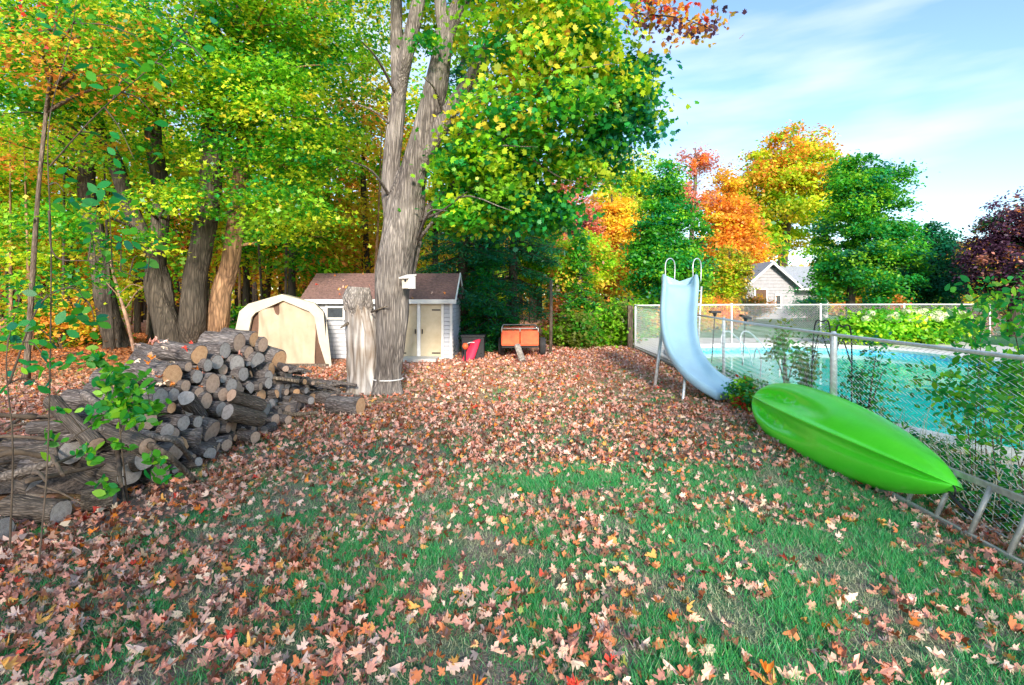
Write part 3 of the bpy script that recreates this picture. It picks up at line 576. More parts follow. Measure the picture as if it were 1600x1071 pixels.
# ------------------------------------------------------------ canvas garage tent
tn = empty('storage_tent', (-5.7, 13.4, 0), 'beige canvas storage tent with arched pale trim left of the shed', 'tent')
TY = 12.9
OUT = [at(x, y, TY) for x, y in ((366, 582), (369, 514), (375, 487), (389, 475), (441, 460), (492, 474), (506, 488), (510, 530), (518, 583))]
INN = [at(x, y, TY) for x, y in ((384, 580), (389, 520), (394, 496), (400, 489), (443, 470), (484, 487), (492, 496), (499, 535), (510, 570))]
for p in OUT+INN: p.z = max(p.z, .02)
q = MB(); DP = 2.8; n = len(OUT)
q.v = [tuple(p) for p in OUT]+[tuple(p+Vector((-1.06, DP, 0))) for p in OUT]
for i in range(n-1): q.f.append((i, i+1, i+1+n, i+n))
q.f.append(tuple(range(n, 2*n))); cv = q.build('cover', M['trim'], tn)
q = MB(); q.v = [tuple(p+Vector((0, -.03, 0))) for p in OUT]+[tuple(p+Vector((0, -.03, 0))) for p in INN]+[tuple(p+Vector((0, .04, 0))) for p in INN]
for i in range(n-1): q.f.append((i, i+1, i+1+n, i+n)); q.f.append((i+n, i+1+n, i+1+2*n, i+2*n))
o = q.build('front_trim', M['trim'], tn)
# door panel with folds
q = MB(); x0, x1 = at(403, 0, TY).x, at(491, 0, TY).x; NX, NZ = 60, 26
for j in range(NZ+1):
    for i in range(NX+1):
        f = i/NX; x = x0+(x1-x0)*f; ap = at(443, 470, TY); pk = 1-abs(x-ap.x)/(x1-x0)*2
        top = at(0, 490, TY).z+(ap.z-at(0, 490, TY).z)*max(0, pk)
        z = .10+(top-.10)*j/NZ; y = TY+.05+.13*noise.noise(Vector((x*3.0+.9*z, z*.7, 3)))+.02*math.sin(x*19+z*1.3)*(1-j/NZ*.5)+.02*noise.noise(Vector((x*9, z*3, 9)))
        q.v.append((x, y, z))
for j in range(NZ):
    for i in range(NX): a = j*(NX+1)+i; q.f.append((a, a+1, a+NX+2, a+NX+1))
q.build('door_panel', M['tent'], tn, smooth=True)
M['gap'] = mat('dark_gap_brown', (.13, .07, .045), .9)
q = MB(); q.v = [tuple(p+Vector((0, .10, 0))) for p in INN]; q.f = [tuple(range(n))]; q.build('gap_shade', M['gap'], tn)  # dark sheet paints the shaded gap beside the door panel
q = MB(); q.v = [tuple(at(x, y, TY-.06)) for x, y in ((510, 500), (520, 588), (508, 560))]; q.f = [(0, 1, 2)]; m_ = q.build('loose_flap', M['trim'], tn)
q = MB(); q.box(((x0+x1)/2+.3, TY-.02, .07), (1.6, .08, .12)); q.build('base_board', M['bark_thin'], tn)

# ------------------------------------------------------------ yard things beyond
e = empty('toboggan', (-1.0, 13.2, .05), 'red plastic sled leaning up beside the shed corner', 'sled')
q = MB(); b0 = gp(727, 568, .07); N1, N2 = 14, 8
t0, t1 = at(729, 566, 14.0), at(744, 531, 14.3)
for i in range(N1+1):
    f = i/N1; c = t0.lerp(t1, f); hw = .20*(1-.25*f)*(.55 if i == 0 else 1)*(.55 if i == N1 else 1)
    for k in range(N2+1): a = -1+2*k/N2; q.v.append((c.x+a*hw*1.0+.0, c.y-.10*(1-a*a)+.04*f, c.z+a*hw*.28))
for i in range(N1):
    for k in range(N2): a = i*(N2+1)+k; q.f.append((a, a+1, a+N2+2, a+N2+1))
o = q.build('shell', M['red'], e, smooth=True); m_ = o.modifiers.new('s', 'SOLIDIFY'); m_.thickness = .015
q = MB(); c = at(735, 536, 14.1); q.tube(smooth_pts([c+Vector((-.10, -.1, -.02)), c+Vector((0, -.13, .02)), c+Vector((.12, -.1, .02))], 4), .01, 6); q.build('pull_rope', M['white'], e)
e = empty('storage_bin', (-.82, 14.5, .06), 'dark wheeled storage bin behind the red sled', 'bin')
a, b = at(722, 563, 14.5), at(757, 525, 14.5); q = MB(); q.box(((a.x+b.x)/2, 14.55, (a.z+b.z)/2), (b.x-a.x, .4, b.z-a.z-.06)); q.build('body', M['black'], e, bevel=.02)
q = MB(); q.box(((a.x+b.x)/2, 14.55, b.z), (b.x-a.x+.05, .45, .06)); q.build('lid', M['black'], e, bevel=.01)
for x in (a.x+.08, b.x-.08): q = MB(); q.tube([(x-.03, 14.33, .16), (x+.03, 14.33, .16)], .08, 12); q.build('wheel', M['tire'], e)
e = empty('leaf_blower', (-1.35, 14.1, .06), 'small orange yard machine standing between shed and sled', 'yard machine')
c = at(727, 541, 13.95); q = MB(); q.tube([c+Vector((0, 0, -.09)), c, c+Vector((0, 0, .08))], [.05, .09, .05], 10); q.build('housing', M['redpaint'], e, smooth=True)
q = MB(); q.tube([c, c+Vector((-.1, .02, .25))], .015, 6); q.tube([Vector((c.x, c.y, .05)), c], .03, 6); q.build('shaft', M['black'], e)
# trailer
tr = empty('utility_trailer', (.45, 15.4, .08), 'orange red utility trailer with low box parked at the wood edge', 'trailer')
YA = 14.4; xa, xb = at(784, 0, YA).x, at(838, 0, YA).x; xb = at(841, 0, YA).x; zb_, zt_ = at(0, 539, YA).z, at(0, 517, YA).z
q = MB(); q.box(((xa+xb)/2, YA+1.0, zb_), (xb-xa, 2.0, .05)); q.build('floor', M['redpaint'], tr)
xm_ = (xa+xb)/2
for x0, x1 in ((xa, xm_-.01), (xm_+.01, xb)): q = MB(); q.box(((x0+x1)/2, YA, (zb_+zt_)/2), (x1-x0-.01, .035, zt_-zb_)); q.build('tailgate_panel', M['redpaint'], tr, bevel=.008)
for x in (xa, xb): q = MB(); q.box((x, YA+1.0, (zb_+zt_)/2), (.03, 1.95, zt_-zb_)); q.build('side_panel', M['redpaint'], tr, bevel=.005)
q = MB(); q.box((xm_, YA+2.0, (zb_+zt_)/2), (xb-xa, .035, zt_-zb_)); q.build('front_panel', M['redpaint'], tr)
q = MB(); q.tube([(xa, YA, zt_+.06), (xb, YA, zt_+.06), (xb, YA+2, zt_+.06), (xa, YA+2, zt_+.06), (xa, YA, zt_+.06)], .018, 6)
for x, y in ((xa, YA), (xb, YA), (xm_, YA), (xb, YA+2), (xa, YA+2), (xb, YA+1)): q.tube([(x, y, zt_-.05), (x, y, zt_+.06)], .014, 6)
q.build('top_rail', M['alu'], tr, smooth=True)
for x in (xa-.02, xb+.16):
    q = MB(); r_ = .27; q.tube([(x-.09, YA+.75, r_+.08), (x-.07, YA+.75, r_+.08), (x+.07, YA+.75, r_+.08), (x+.09, YA+.75, r_+.08)], [r_*.85, r_, r_, r_*.85], 24); w_ = q.build('wheel', M['tire'], tr, smooth=True)
    q = MB(); q.tube([(x-.095, YA+.75, r_+.08), (x+.095, YA+.75, r_+.08)], .13, 16); q.build('rim', M['alu'], w_)
q = MB(); q.tube([(xa, YA+.75, .35), (xb+.1, YA+.75, .35)], .03, 8); q.box((xm_, YA+.1, zb_-.06), (xb-xa, .06, .07)); q.build('axle', M['iron'], tr)
q = MB(); q.tube([(xm_, YA+2, .45), (xm_, YA+3.2, .42)], .035, 6); q.build('drawbar', M['iron'], tr)
a = gp(817, 566, .08); b = at(808, 540, 13.95); q = MB(); trunkmb(q, [a, a.lerp(b, .5), b], [.10, .09, .085], 12, 4, flare=0); o = q.build('short_log', M['bark_burl'], None, smooth=True); tag(o, 'short pale log propped up against the trailer tailgate', 'log')
q = MB(); q.tube([at(860, 556, 15.7), at(861, 490, 15.7), at(861, 438, 15.7)], [.055, .05, .045], 10); o = q.build('wooden_pole', M['bark_thin'], None, smooth=True); tag(o, 'thin dark upright pole right behind the trailer', 'pole')

# ------------------------------------------------------------ neighbour's house
HY = 40.0
M['greysiding'] = mat('grey_siding', (.36, .35, .36), .7, var=.05, col2=(.29, .28, .29))
hs = empty('neighbour_house', (21, 43, 0), 'pale sided house with grey roof and front gable beyond the back fence', 'house')
gx0, gx1 = at(1166, 0, HY).x, at(1241, 0, HY).x; ez = at(0, 445, HY).z; rz = at(0, 412, HY).z; gm = at(1203, 0, HY).x
q = MB(); q.prism([(gx0, HY, 0), (gx1, HY, 0), (gx1, HY, ez), (gm, HY, rz-.1), (gx0, HY, ez)], (0, 8, 0)); q.build('wall', M['greysiding'], hs)
for i in range(16):
    z = .1+i*.25
    if z < ez: xa_, xb_ = gx0, gx1
    else: f = (z-ez)/(rz-ez); xa_, xb_ = gx0+(gm-gx0)*f+.15, gx1+(gm-gx1)*f-.15
    if xb_-xa_ < .3: continue
    q = MB(); q.prism([(xa_+.02, HY-.05, z), (xa_+.02, HY-.002, z), (xa_+.02, HY-.002, z+.24), (xa_+.02, HY-.015, z+.24)], (xb_-xa_-.04, 0, 0)); q.build('siding_board', M['greysiding'], hs)
for s, (xe, xr) in enumerate(((gx0-.4, gm), (gx1+.4, gm))):
    ze = ez-.35; q = MB(); q.prism([(xe, HY-.5, ze), (xr, HY-.5, rz), (xr, HY-.5, rz+.14), (xe, HY-.5, ze+.14)], (0, 8.8, 0)); q.build('roof', M['roofgrey_gapshade'], hs)
    q = MB(); q.prism([(xe, HY-.56, ze-.08), (xr, HY-.56, rz-.08), (xr, HY-.56, rz+.12), (xe, HY-.56, ze+.12)], (0, .05, 0)); q.build('barge_board', M['white'], hs)
wx1 = at(1300, 0, 42).x
q = MB(); q.box(((gx1+wx1)/2, 45.5, ez/2-.1), (wx1-gx1, 6, ez-.2)); q.build('wing_wall', M['greysiding'], hs)
q = MB(); q.prism([(gm, 41.6, ez-.35), (gm, 45.5, rz), (gm, 45.5, rz+.12), (gm, 41.6, ez-.22)], (wx1-gm+.4, 0, 0)); q.build('wing_roof', M['roofgrey_gapshade'], hs)
q = MB(); q.box(((gm+wx1)/2+.5, 41.58, ez-.33), (wx1-gm, .1, .16)); q.build('gutter', M['white'], hs)
for (x0_, x1_, y0_, y1_, Yw, mt) in ((1180, 1196, 453, 474, HY, 'gap'), (1212, 1218, 462, 480, HY, 'glass'), (1283, 1291, 458, 474, 42.4, 'glass')):
    a, b = at(x0_, y1_, Yw), at(x1_, y0_, Yw); q = MB(); cx, cz = (a.x+b.x)/2, (a.z+b.z)/2; q.box((cx, Yw-.08, cz), (b.x-a.x+.25, .08, b.z-a.z+.25)); f_ = q.build('window', M['white'], hs); q = MB(); q.box((cx, Yw-.13, cz), (b.x-a.x, .04, b.z-a.z)); q.build('pane', M[mt], f_)
q = MB(); q.tube([(at(1222, 0, 43).x, 43.5, rz-.6), (at(1222, 0, 43).x, 43.5, rz+.5)], .09, 8); q.build('vent_pipe', M['iron'], hs)

# ------------------------------------------------------------ main maple, snag, birdhouse
mt_ = empty('maple_tree', (-2.3, 9.6, 0), 'tall grey barked maple with forked trunk beside the weathered snag', 'tree')
D = 9.6
q = MB(); tp = trunkmb(q, [at(604, 614, D), at(608, 570, D), at(613, 510, D), at(613, 450, D), at(620, 390, D), at(634, 320, D+.1), at(642, 272, D+.1), at(650, 240, D+.1)], [.235, .245, .28, .325, .335, .35, .25, .05], 72, 12, rough=.09, flare=.38, seed=3, ridge=.09)
tL = trunkmb(q, [at(618, 340, D+.2), at(611, 300, D+.25), at(612, 250, D+.25), at(620, 180, D+.3), at(625, 120, D+.3), at(628, 85, D+.3)], [.22, .18, .165, .155, .12, .03], 48, 10, flare=0, seed=5, ridge=.08)
tLa = trunkmb(q, [at(621, 175, D+.3), at(621, 130, D+.3), at(619, 60, D+.4), at(619, 0, D+.5), at(612, -120, D+.6), at(600, -300, D+.7)], [.06, .13, .115, .11, .09, .05], 28, 8, flare=0, seed=6, ridge=.06)
tLb = trunkmb(q, [at(619, 190, D+.25), at(625, 140, D+.2), at(634, 90, D), at(648, 30, D), at(662, -40, D), at(690, -200, D-.2)], [.06, .13, .135, .13, .11, .06], 28, 8, flare=0, seed=7, ridge=.06)
tR = trunkmb(q, [at(626, 390, D), at(634, 335, D), at(648, 262, D), at(662, 210, D), at(676, 160, D), at(686, 110, D), at(697, 50, D), at(722, 0, D), at(760, -90, D+.3), at(800, -220, D+.8)], [.12, .24, .25, .24, .225, .20, .17, .14, .11, .06], 60, 9, flare=0, seed=8, ridge=.09)
tM = trunkmb(q, [at(652, 290, D), at(664, 245, D-.05), at(690, 195, D-.1), at(708, 165, D-.1), at(738, 120, D-.2), at(770, 62, D-.3), at(798, 0, D-.4), at(840, -100, D-.6)], [.08, .15, .155, .14, .125, .105, .09, .05], 30, 8, flare=0, seed=9, ridge=.06)
tB = trunkmb(q, [at(638, 440, D+.35), at(650, 380, D+.35), at(656, 345, D+.3), at(684, 314, D+.2), at(706, 290, D)], [.10, .11, .11, .075, .05], 24, 8, flare=0, seed=11, ridge=.05)
tN = trunkmb(q, [at(697, 60, D), at(690, 20, D), at(678, -80, D), at(660, -220, D)], [.13, .12, .09, .05], 24, 6, flare=0, seed=12)
q.build('trunk', M['bark_main'], mt_, smooth=True)
q = MB(); q.tube([at(596, 591, D-.3)+Vector((0.28*math.cos(a)-0, 0, 0)) for a in (0,)]+[at(612, 591, D-.3)], .004, 4)
q = MB(); cc_ = at(606.5, 592, D); q.tube([cc_+Vector((.275*math.cos(a), .275*math.sin(a), 0)) for a in [2*math.pi*i/24 for i in range(25)]], .012, 5, cap=False); q.build('white_band', M['white'], mt_)
lims = []
random.seed(4)
limb_ends = [(760, 190), (840, 230), (880, 130), (940, 180), (700, 330), (780, 300), (850, 60), (930, 60), (700, 60), (560, 60), (550, 160), (660, 120), (800, 330), (960, 100), (540, 250), (620, 40)]
tl_ = []
for px, py in limb_ends: tl_.append(at(px, py, D+random.uniform(-2.2, 1.5)))
branches(mt_, tR+tM+tL+tB, tl_, .036, 'bark_main')
q = MB(); br_pts = []
for (pts, r) in (([(738, 120), (760, 140), (800, 150), (850, 110), (880, 60)], .035), ([(690, 205), (730, 210), (770, 180), (830, 150)], .03), ([(705, 290), (740, 250), (790, 215), (815, 165)], .03), ([(770, 225), (830, 250), (870, 275), (905, 288)], .022), ([(656, 345), (690, 330), (730, 300)], .03)):
    P = smooth_pts([at(x, y, D-.5-.3*i) for i, (x, y) in enumerate(pts)], 5); q.tube(P, [r*(1-.8*i/len(P)) for i in range(len(P))], 6, cap=False); br_pts += P
q.build('branches', M['bark_dark'], mt_, smooth=True)
def PB(px, py, d, rx, ry, rz_): p = at(px, py, d); return (p.x, p.y, p.z, rx, ry, rz_)
mainb = [PB(840, 50, 9.2, 1.65, 2.0, 1.4), PB(800, 200, 9.0, 1.0, 1.4, 1.0), PB(880, 150, 8.8, 1.25, 1.6, 1.15), PB(880, 40, 8.6, 1.5, 1.6, .9), PB(780, 300, 9.5, 1.0, 1.1, .6), PB(850, 250, 9.4, 1.0, 1.2, .7), PB(950, 130, 9.2, .6, 1.0, .75),
         PB(700, -120, 9.6, 3.4, 3, 1.8), PB(950, -130, 9.0, 2.0, 2.5, 1.0), PB(540, 30, 10.4, 1.2, 1.3, 1.2), PB(990, 0, 8.4, .6, 1.0, .5)]
crown(mt_, mainb[:9], 600, 44000, dict(green=2.0, lime=3.2, yg=2.8, yellow=.9, emerald=1.5, orange=.2), .105, LEAF5, spread=(.30, .13), gaps=.80, hollow=.5, up=.7, droop=.7)
crown(mt_, [PB(975, 155, 9.4, .50, .9, .75), PB(930, 230, 9.6, .6, .9, .55), PB(1000, 200, 9.4, .28, .5, .3), PB(800, 320, 9.9, 1.3, .8, .45)], 120, 9500, dict(emerald=3, green=1.5, teal=1), .105, LEAF5, spread=(.24, .12), up=.5, droop=.8)
crown(mt_, [PB(1030, 8, 8.0, .6, .7, .16), PB(1085, 34, 8.0, .3, .5, .14)], 26, 480, dict(red=1, orange=3, maroon=1.5, gold=2), .09, LEAF5, spread=(.18, .08), up=.4)
q = MB(); q.tube(smooth_pts([at(930, 10, 8.6), at(1000, 22, 8.2), at(1060, 28, 8.0), at(1110, 45, 7.9)], 5), [.02-.0009*i for i in range(16)], 5, cap=False); q.build('branches', M['bark_dark'], mt_)
# hanging sprays over the trunk fork
crown(mt_, [PB(672, 62, 9.0, .28, .3, .12), PB(715, 255, 9.0, .35, .4, .25), PB(664, 82, 9.0, .16, .2, .08), PB(690, 165, 9.1, .2, .25, .07), PB(760, 250, 8.9, .5, .4, .5), PB(740, 330, 9.2, .6, .4, .3)], 44, 3600, dict(green=2, lime=2, yg=1, emerald=1), .10, LEAF5, spread=(.2, .10), up=.6)
# weathered snag
sn = empty('snag', (-2.75, 9.9, 0), 'weathered pale dead tree stub with a burled top beside the maple', 'dead tree')
DS = 9.75
q = MB(); trunkmb(q, [at(570, 614, DS), at(568, 580, DS), at(568, 540, DS), at(563, 500, DS), at(559, 478, DS), at(557, 462, DS)], [.31, .30, .325, .29, .24, .21], 72, 14, rough=.16, flare=.22, seed=21, ridge=.16, freq=1.6)
q.build('stem', M['snag'], sn, smooth=True)
q = MB(); trunkmb(q, [at(561, 496, DS-.02), at(561, 482, DS), at(560, 466, DS), at(561, 449, DS)], [.22, .265, .27, .20], 40, 8, rough=.32, flare=0, seed=25, freq=2.6, ridge=.1); q.build('burl', M['bark_burl'], sn, smooth=True)
q = MB(); q.tube([at(545, 505, DS-.2), at(536, 510, DS-.35), at(532, 513, DS-.4)], [.03, .02, .012], 6); q.tube([at(580, 488, DS-.22), at(598, 481, DS-.5), at(606, 479, DS-.55)], [.02, .015, .008], 6); q.build('branch_stub', M['bark_post'], sn, smooth=True)
# birdhouse
bh = empty('birdhouse', tuple(at(636, 452, 9.2)), 'small pale wooden birdhouse fixed to the maple trunk', 'birdhouse')
c = at(638, 441, 9.2); rt = Matrix.Rotation(R(-25), 3, 'Z')
M['plywood'] = mat('weathered_plywood', (.66, .58, .46), .8, var=.12, nscale=6)
q = MB(); q.box(c+rt @ Vector((0, 0, -.02)), (.15, .17, .19), rt); q.build('box', M['plywood'], bh)
q = MB(); q.box(c+rt @ Vector((.0, -.02, .10)), (.20, .26, .02), rt @ Matrix.Rotation(R(14), 3, 'X')); q.build('roof', M['white'], bh)
q = MB(); q.box(c+rt @ Vector((.085, -.01, -.01)), (.016, .19, .22), rt); q.build('side_board', M['white'], bh)
q = MB(); q.tube([c+rt @ Vector((.0, -.086, .02)), c+rt @ Vector((.0, -.089, .02))], .025, 12); q.build('entry_hole', M['black'], bh)
# ------------------------------------------------------------ firewood
random.seed(11)
def log_meshes(kind, n=6):
    out = []
    for s in range(n):
        q = MB(); L_ = 1.0
        P = [Vector((.04*math.sin(s+z*3), .04*math.cos(s*2+z*2), z-.5)) for z in (0, .02, .25, .5, .75, .98, 1)]
        rr = [.93, 1, 1, .97, 1.0, 1, .93]
        def fn(i, th, r, p):
            if s >= n-3: r = min(r*1.12, .42/max(.05, abs(math.cos(th))) if math.cos(th) > 0 else 9, 9)*(1 if s % 2 else .95)
            a = Vector((math.cos(th)*1.2, math.sin(th)*1.2, p.z*1.4+s*5))
            return r*(1+.14*noise.noise(a)+.07*noise.noise(a*3.1)+.035*noise.noise(a*8)+(.16*max(0, noise.noise(a*1.9+Vector((9, 0, 0)))-.25) if kind else 0))
        # unit log: radius 1 mapped at use; keep axis along z with length 1
        rad = [x for x in rr]
        Pn = [Vector((p.x*.0+.10*math.sin(s*1.3+p.z*2.2), .10*math.cos(s*.7+p.z*2.0), p.z)) for p in P]
        q2 = MB(); n_ = 20
        for i, p in enumerate(Pn):
            for k in range(n_):
                th = 2*math.pi*k/n_; r = fn(i, th, rad[i], p); q2.v.append((p.x+r*math.cos(th), p.y+r*math.sin(th), p.z))
        for i in range(len(Pn)-1):
            for k in range(n_): k2 = (k+1) % n_; q2.f.append((i*n_+k, i*n_+k2, (i+1)*n_+k2, (i+1)*n_+k))
        def disc(i, sg):
            d_ = MB(); p = Pn[i]; c0 = (p.x, p.y, p.z+sg*.006)
            ringv = [q2.v[i*n_+k] for k in range(n_)]
            d_.v = [c0]+[((v[0]-p.x)*f+p.x, (v[1]-p.y)*f+p.y, v[2]+sg*(.005 if f < .9 else .001)) for f in (.55, .97) for v in ringv]
            for k in range(n_):
                k2 = (k+1) % n_; a = (0, 1+k, 1+k2); b = (1+k, 1+n_+k, 1+n_+k2, 1+k2)
                d_.f += [a, b] if sg > 0 else [a[::-1], b[::-1]]
            return d_
        me = bpy.data.meshes.new('bark'); me.from_pydata(q2.v, [], q2.f); me.polygons.foreach_set('use_smooth', [True]*len(me.polygons))
        mes = [me]
        for i, sg in ((len(Pn)-1, 1), (0, -1)):
            d_ = disc(i, sg); m2 = bpy.data.meshes.new('cut_end'); m2.from_pydata(d_.v, [], d_.f); mes.append(m2)
        out.append(mes)
    return out
LG = log_meshes(0, 10)
def matcopy(me, m):
    key = me.name+m.name
    if key not in matcopy.c: x = me.copy(); x.name = me.name.split('.')[0]; x.materials.append(m); matcopy.c[key] = x
    return matcopy.c[key]
matcopy.c = {}
def make_log(end, dirn, length, rad, cut='cut_mid', bk='bark_log', label=None, group='cut logs stacked in the woodpile', seed=None, name='firewood_log', flat=1.0):
    """end = centre of the visible cut face; the log runs from it along dirn"""
    d = Vector(dirn).normalized(); mes = random.choice(LG if (label is None or 'split' in label or 'weathered' in label or 'loose' in label) else LG[:7]); c = Vector(end)+d*(length/2)
    root = empty(name, c, label or 'cut log of grey bark in the stacked woodpile', 'log', group)
    up = (-d).to_track_quat('Z', 'Y').to_matrix().to_4x4() @ Matrix.Rotation(random.uniform(0, 6.28), 4, 'Z')
    root.rotation_euler = up.to_euler()
    # world-scaled copies share meshes: scale lives on the parts
    for nm, me, mt in (('bark', mes[0], bk), ('cut_end', mes[1], cut), ('cut_end', mes[2], cut)):
        o = bpy.data.objects.new(nm, matcopy(me, M[mt])); C.objects.link(o); o.parent = root; o.scale = (rad, rad*flat, length)
    return root
def surf(px, py, off=0.0, lean=.6):
    u = (px-800)/800; v = (py-465)/800; d = (3.2+.6*HC+off)/(lean*v-u); return Vector((u*d, d, HC-v*d))
heroes = [  # px, py, r px, length m, dy, dz, cut, label
 (272, 587, 19, .60, .26, .04, 'cut_fresh', 'largest log on the left top of the woodpile with a fresh orange cut face'),
 (311, 555, 16, .62, .30, .12, 'cut_fresh', 'thick log lying highest on the left of the woodpile with a tan cut face'),
 (373, 537, 16, .52, .10, .04, 'cut_mid', 'log on top of the pile with a tall pinkish oval cut face'),
 (397, 530, 12, .50, .15, .10, 'cut_fresh', 'topmost log of the pile in front of the tent with a round orange end'),
 (389, 551, 11, .40, .2, .05, 'cut_mid', 'small tan ended log just under the topmost log'),
 (411, 541, 12, .45, .25, .05, 'cut_mid', 'log right of the topmost one with a narrow tan cut face'),
 (436, 563, 17, .55, .35, .22, 'cut_fresh', 'split log with a ragged orange face at the right shoulder of the pile'),
 (370, 568, 14, .5, .55, .02, 'cut_grey', 'round log with a grey ringed end facing the camera mid pile'),
 (402, 567, 14, .45, .3, .03, 'cut_grey', 'grey ended log left of the split orange log'),
 (295, 573, 8, .4, .2, .0, 'cut_mid', None), (309, 588, 11, .45, .25, 0, 'cut_grey', None),
 (333, 602, 16, .5, .2, .0, 'cut_mid', 'wide tan grey log end in the middle of the pile'), (312, 615, 10, .45, .3, 0, 'cut_mid', None),
 (362, 602, 12, .45, .3, 0, 'cut_grey', None), (349, 592, 7, .4, .3, 0, 'cut_grey', None), (291, 604, 10, .45, .2, .0, 'cut_mid', None),
 (272, 617, 11, .45, .3, 0, 'cut_grey', None), (251, 622, 17, .5, .1, 0, 'cut_grey', 'tall grey oval log end just under the largest orange log'),
 (268, 639, 9, .45, .2, 0, 'cut_fresh', 'small half hidden log with an orange end low in the pile'),
 (349, 617, 11, .45, .3, 0, 'cut_mid', None), (323, 628, 13, .45, .2, 0, 'cut_mid', None), (231, 655, 17, .5, .2, .0, 'cut_mid', 'log with a pale peeling end at the left foot of the pile'),
 (352, 550, 13, .45, .2, 0, 'cut_grey', None), (341, 565, 12, .45, .3, 0, 'cut_grey', None), (325, 572, 10, .4, .2, 0, 'cut_grey', None), (380, 585, 12, .45, .2, 0, 'cut_grey', None), (452, 582, 12, .45, .3, .1, 'cut_grey', None),
 (420, 590, 10, .4, .3, .0, 'cut_grey', None), (297, 640, 12, .45, .2, 0, 'cut_grey', None), (286, 662, 13, .45, .2, 0, 'cut_grey', None), (262, 672, 12, .4, .4, 0, 'cut_grey', None), (345, 640, 12, .4, .2, 0, 'cut_grey', None), (310, 660, 10, .4, .2, 0, 'cut_grey', None)]
hero_yz = []
for px, py, r, ln, dy, dz, cut, lb in heroes:
    p = surf(px, py); rr = r*p.y/800
    make_log(p, (-1, dy, dz), ln, rr, cut, label=lb or 'cut log end facing the lawn in the middle of the woodpile'); hero_yz.append((p.y, p.z, rr))
def HT(y):
    K = [(4.4, .25), (4.9, .5), (5.3, .82), (6.0, .98), (6.6, 1.12), (7.2, 1.05), (7.9, .78), (8.5, .42), (9.1, .25), (9.8, .12), (10.5, .05)]
    for (a, b), (c, d) in zip(K[:-1], K[1:]):
        if a <= y <= c: return b+(d-b)*(y-a)/(c-a)
    return 0
random.seed(5)
cuts = ['cut_grey', 'cut_grey', 'cut_mid', 'cut_mid', 'cut_fresh']
for layer in range(2):
    z = .10
    while z < 1.25:
        y = 4.7+random.uniform(0, .2)
        while y < 8.6:
            r = random.choice([.045, .055, .065, .08, .09, .10, .12])*random.uniform(.9, 1.1); y += r
            if layer and z < HT(y)-.38: y += r*1.02; continue
            if z+r*.3 < HT(y) - (0.05 if layer == 0 else .0):
                if all(math.hypot(y-a, z-b) > (r+c)*.72 for a, b, c in hero_yz) or layer:
                    x = -3.22-.6*z-random.uniform(-.04, .16)-layer*.52
                    make_log((x, y, z), (-1, random.gauss(.15, .28), random.gauss(0, .12)), random.uniform(.36, .56), r*1.05, random.choice(cuts), label='grey weathered cut log packed in the body of the woodpile')
            y += r*1.02
        z += .15
# logs that lie in front
def seg_log(a, b, ra, cut, lb, bk='bark_log', name='firewood_log', group='cut logs stacked in the woodpile'):
    d = (Vector(a)-Vector(b)); return make_log(Vector(b), d, d.length, ra, cut, bk, lb, group, name=name)
seg_log(surf(292, 622, -.18), gp(330, 684)+Vector((0, 0, .10)), .085, 'cut_grey', 'grey pole like log leaning down the face of the pile to the leaves')
seg_log(surf(362, 618, -.1), surf(410, 634, -.15), .085, 'cut_mid', 'ridged brown log lying sideways along the right foot of the pile', 'bark_rot')
seg_log(surf(357, 643, -.15), surf(407, 656, -.2), .10, 'cut_grey', 'thick ridged log lying sideways lowest at the right foot of the pile', 'bark_rot')
for i, (a, b, r, c, lb) in enumerate([((374, 679), (398, 683), .075, 'cut_mid', 'short pale log lying in the leaves at the front foot of the pile'), ((395, 668), (414, 650), .06, 'cut_grey', 'short grey log standing askew beside the short pale one'), ((430, 650), (450, 653), .065, 'cut_mid', 'short pale log right of the ridged sideways logs'), ((412, 668), (428, 662), .06, 'cut_grey', 'small grey stub beside the foot of the pile'), ((318, 690), (342, 698), .085, 'cut_grey', 'grey log stub at the front left foot of the pile'), ((262, 690), (284, 694), .10, 'cut_grey', 'dark grey log at the foot of the pile behind the crooked branches'), ((455, 632), (486, 640), .06, 'cut_grey', 'thin grey log among the small debris right of the pile'), ((440, 618), (470, 628), .055, 'cut_grey', 'thin log on the low debris heap')]):
    A, B = gp(a[0], a[1]+14), gp(b[0], b[1]+14); A.z = B.z = r*.9+(.03 if i < 6 else .2); seg_log(A, B, r, c, lb)
A, B = gp(522, 642), gp(563, 650); A.z = B.z = .14; A.y = B.y+.15
seg_log(A, B, .145, 'cut_fresh', 'single loose log with an orange cut end lying on the leaves by the snag', name='loose_log', group=None)
A, B = gp(497, 628), gp(520, 636); A.z = B.z = .11; A.y = B.y+.25
seg_log(A, B, .11, 'cut_mid', 'short log at the right tip of the debris heap behind the loose log', group=None)
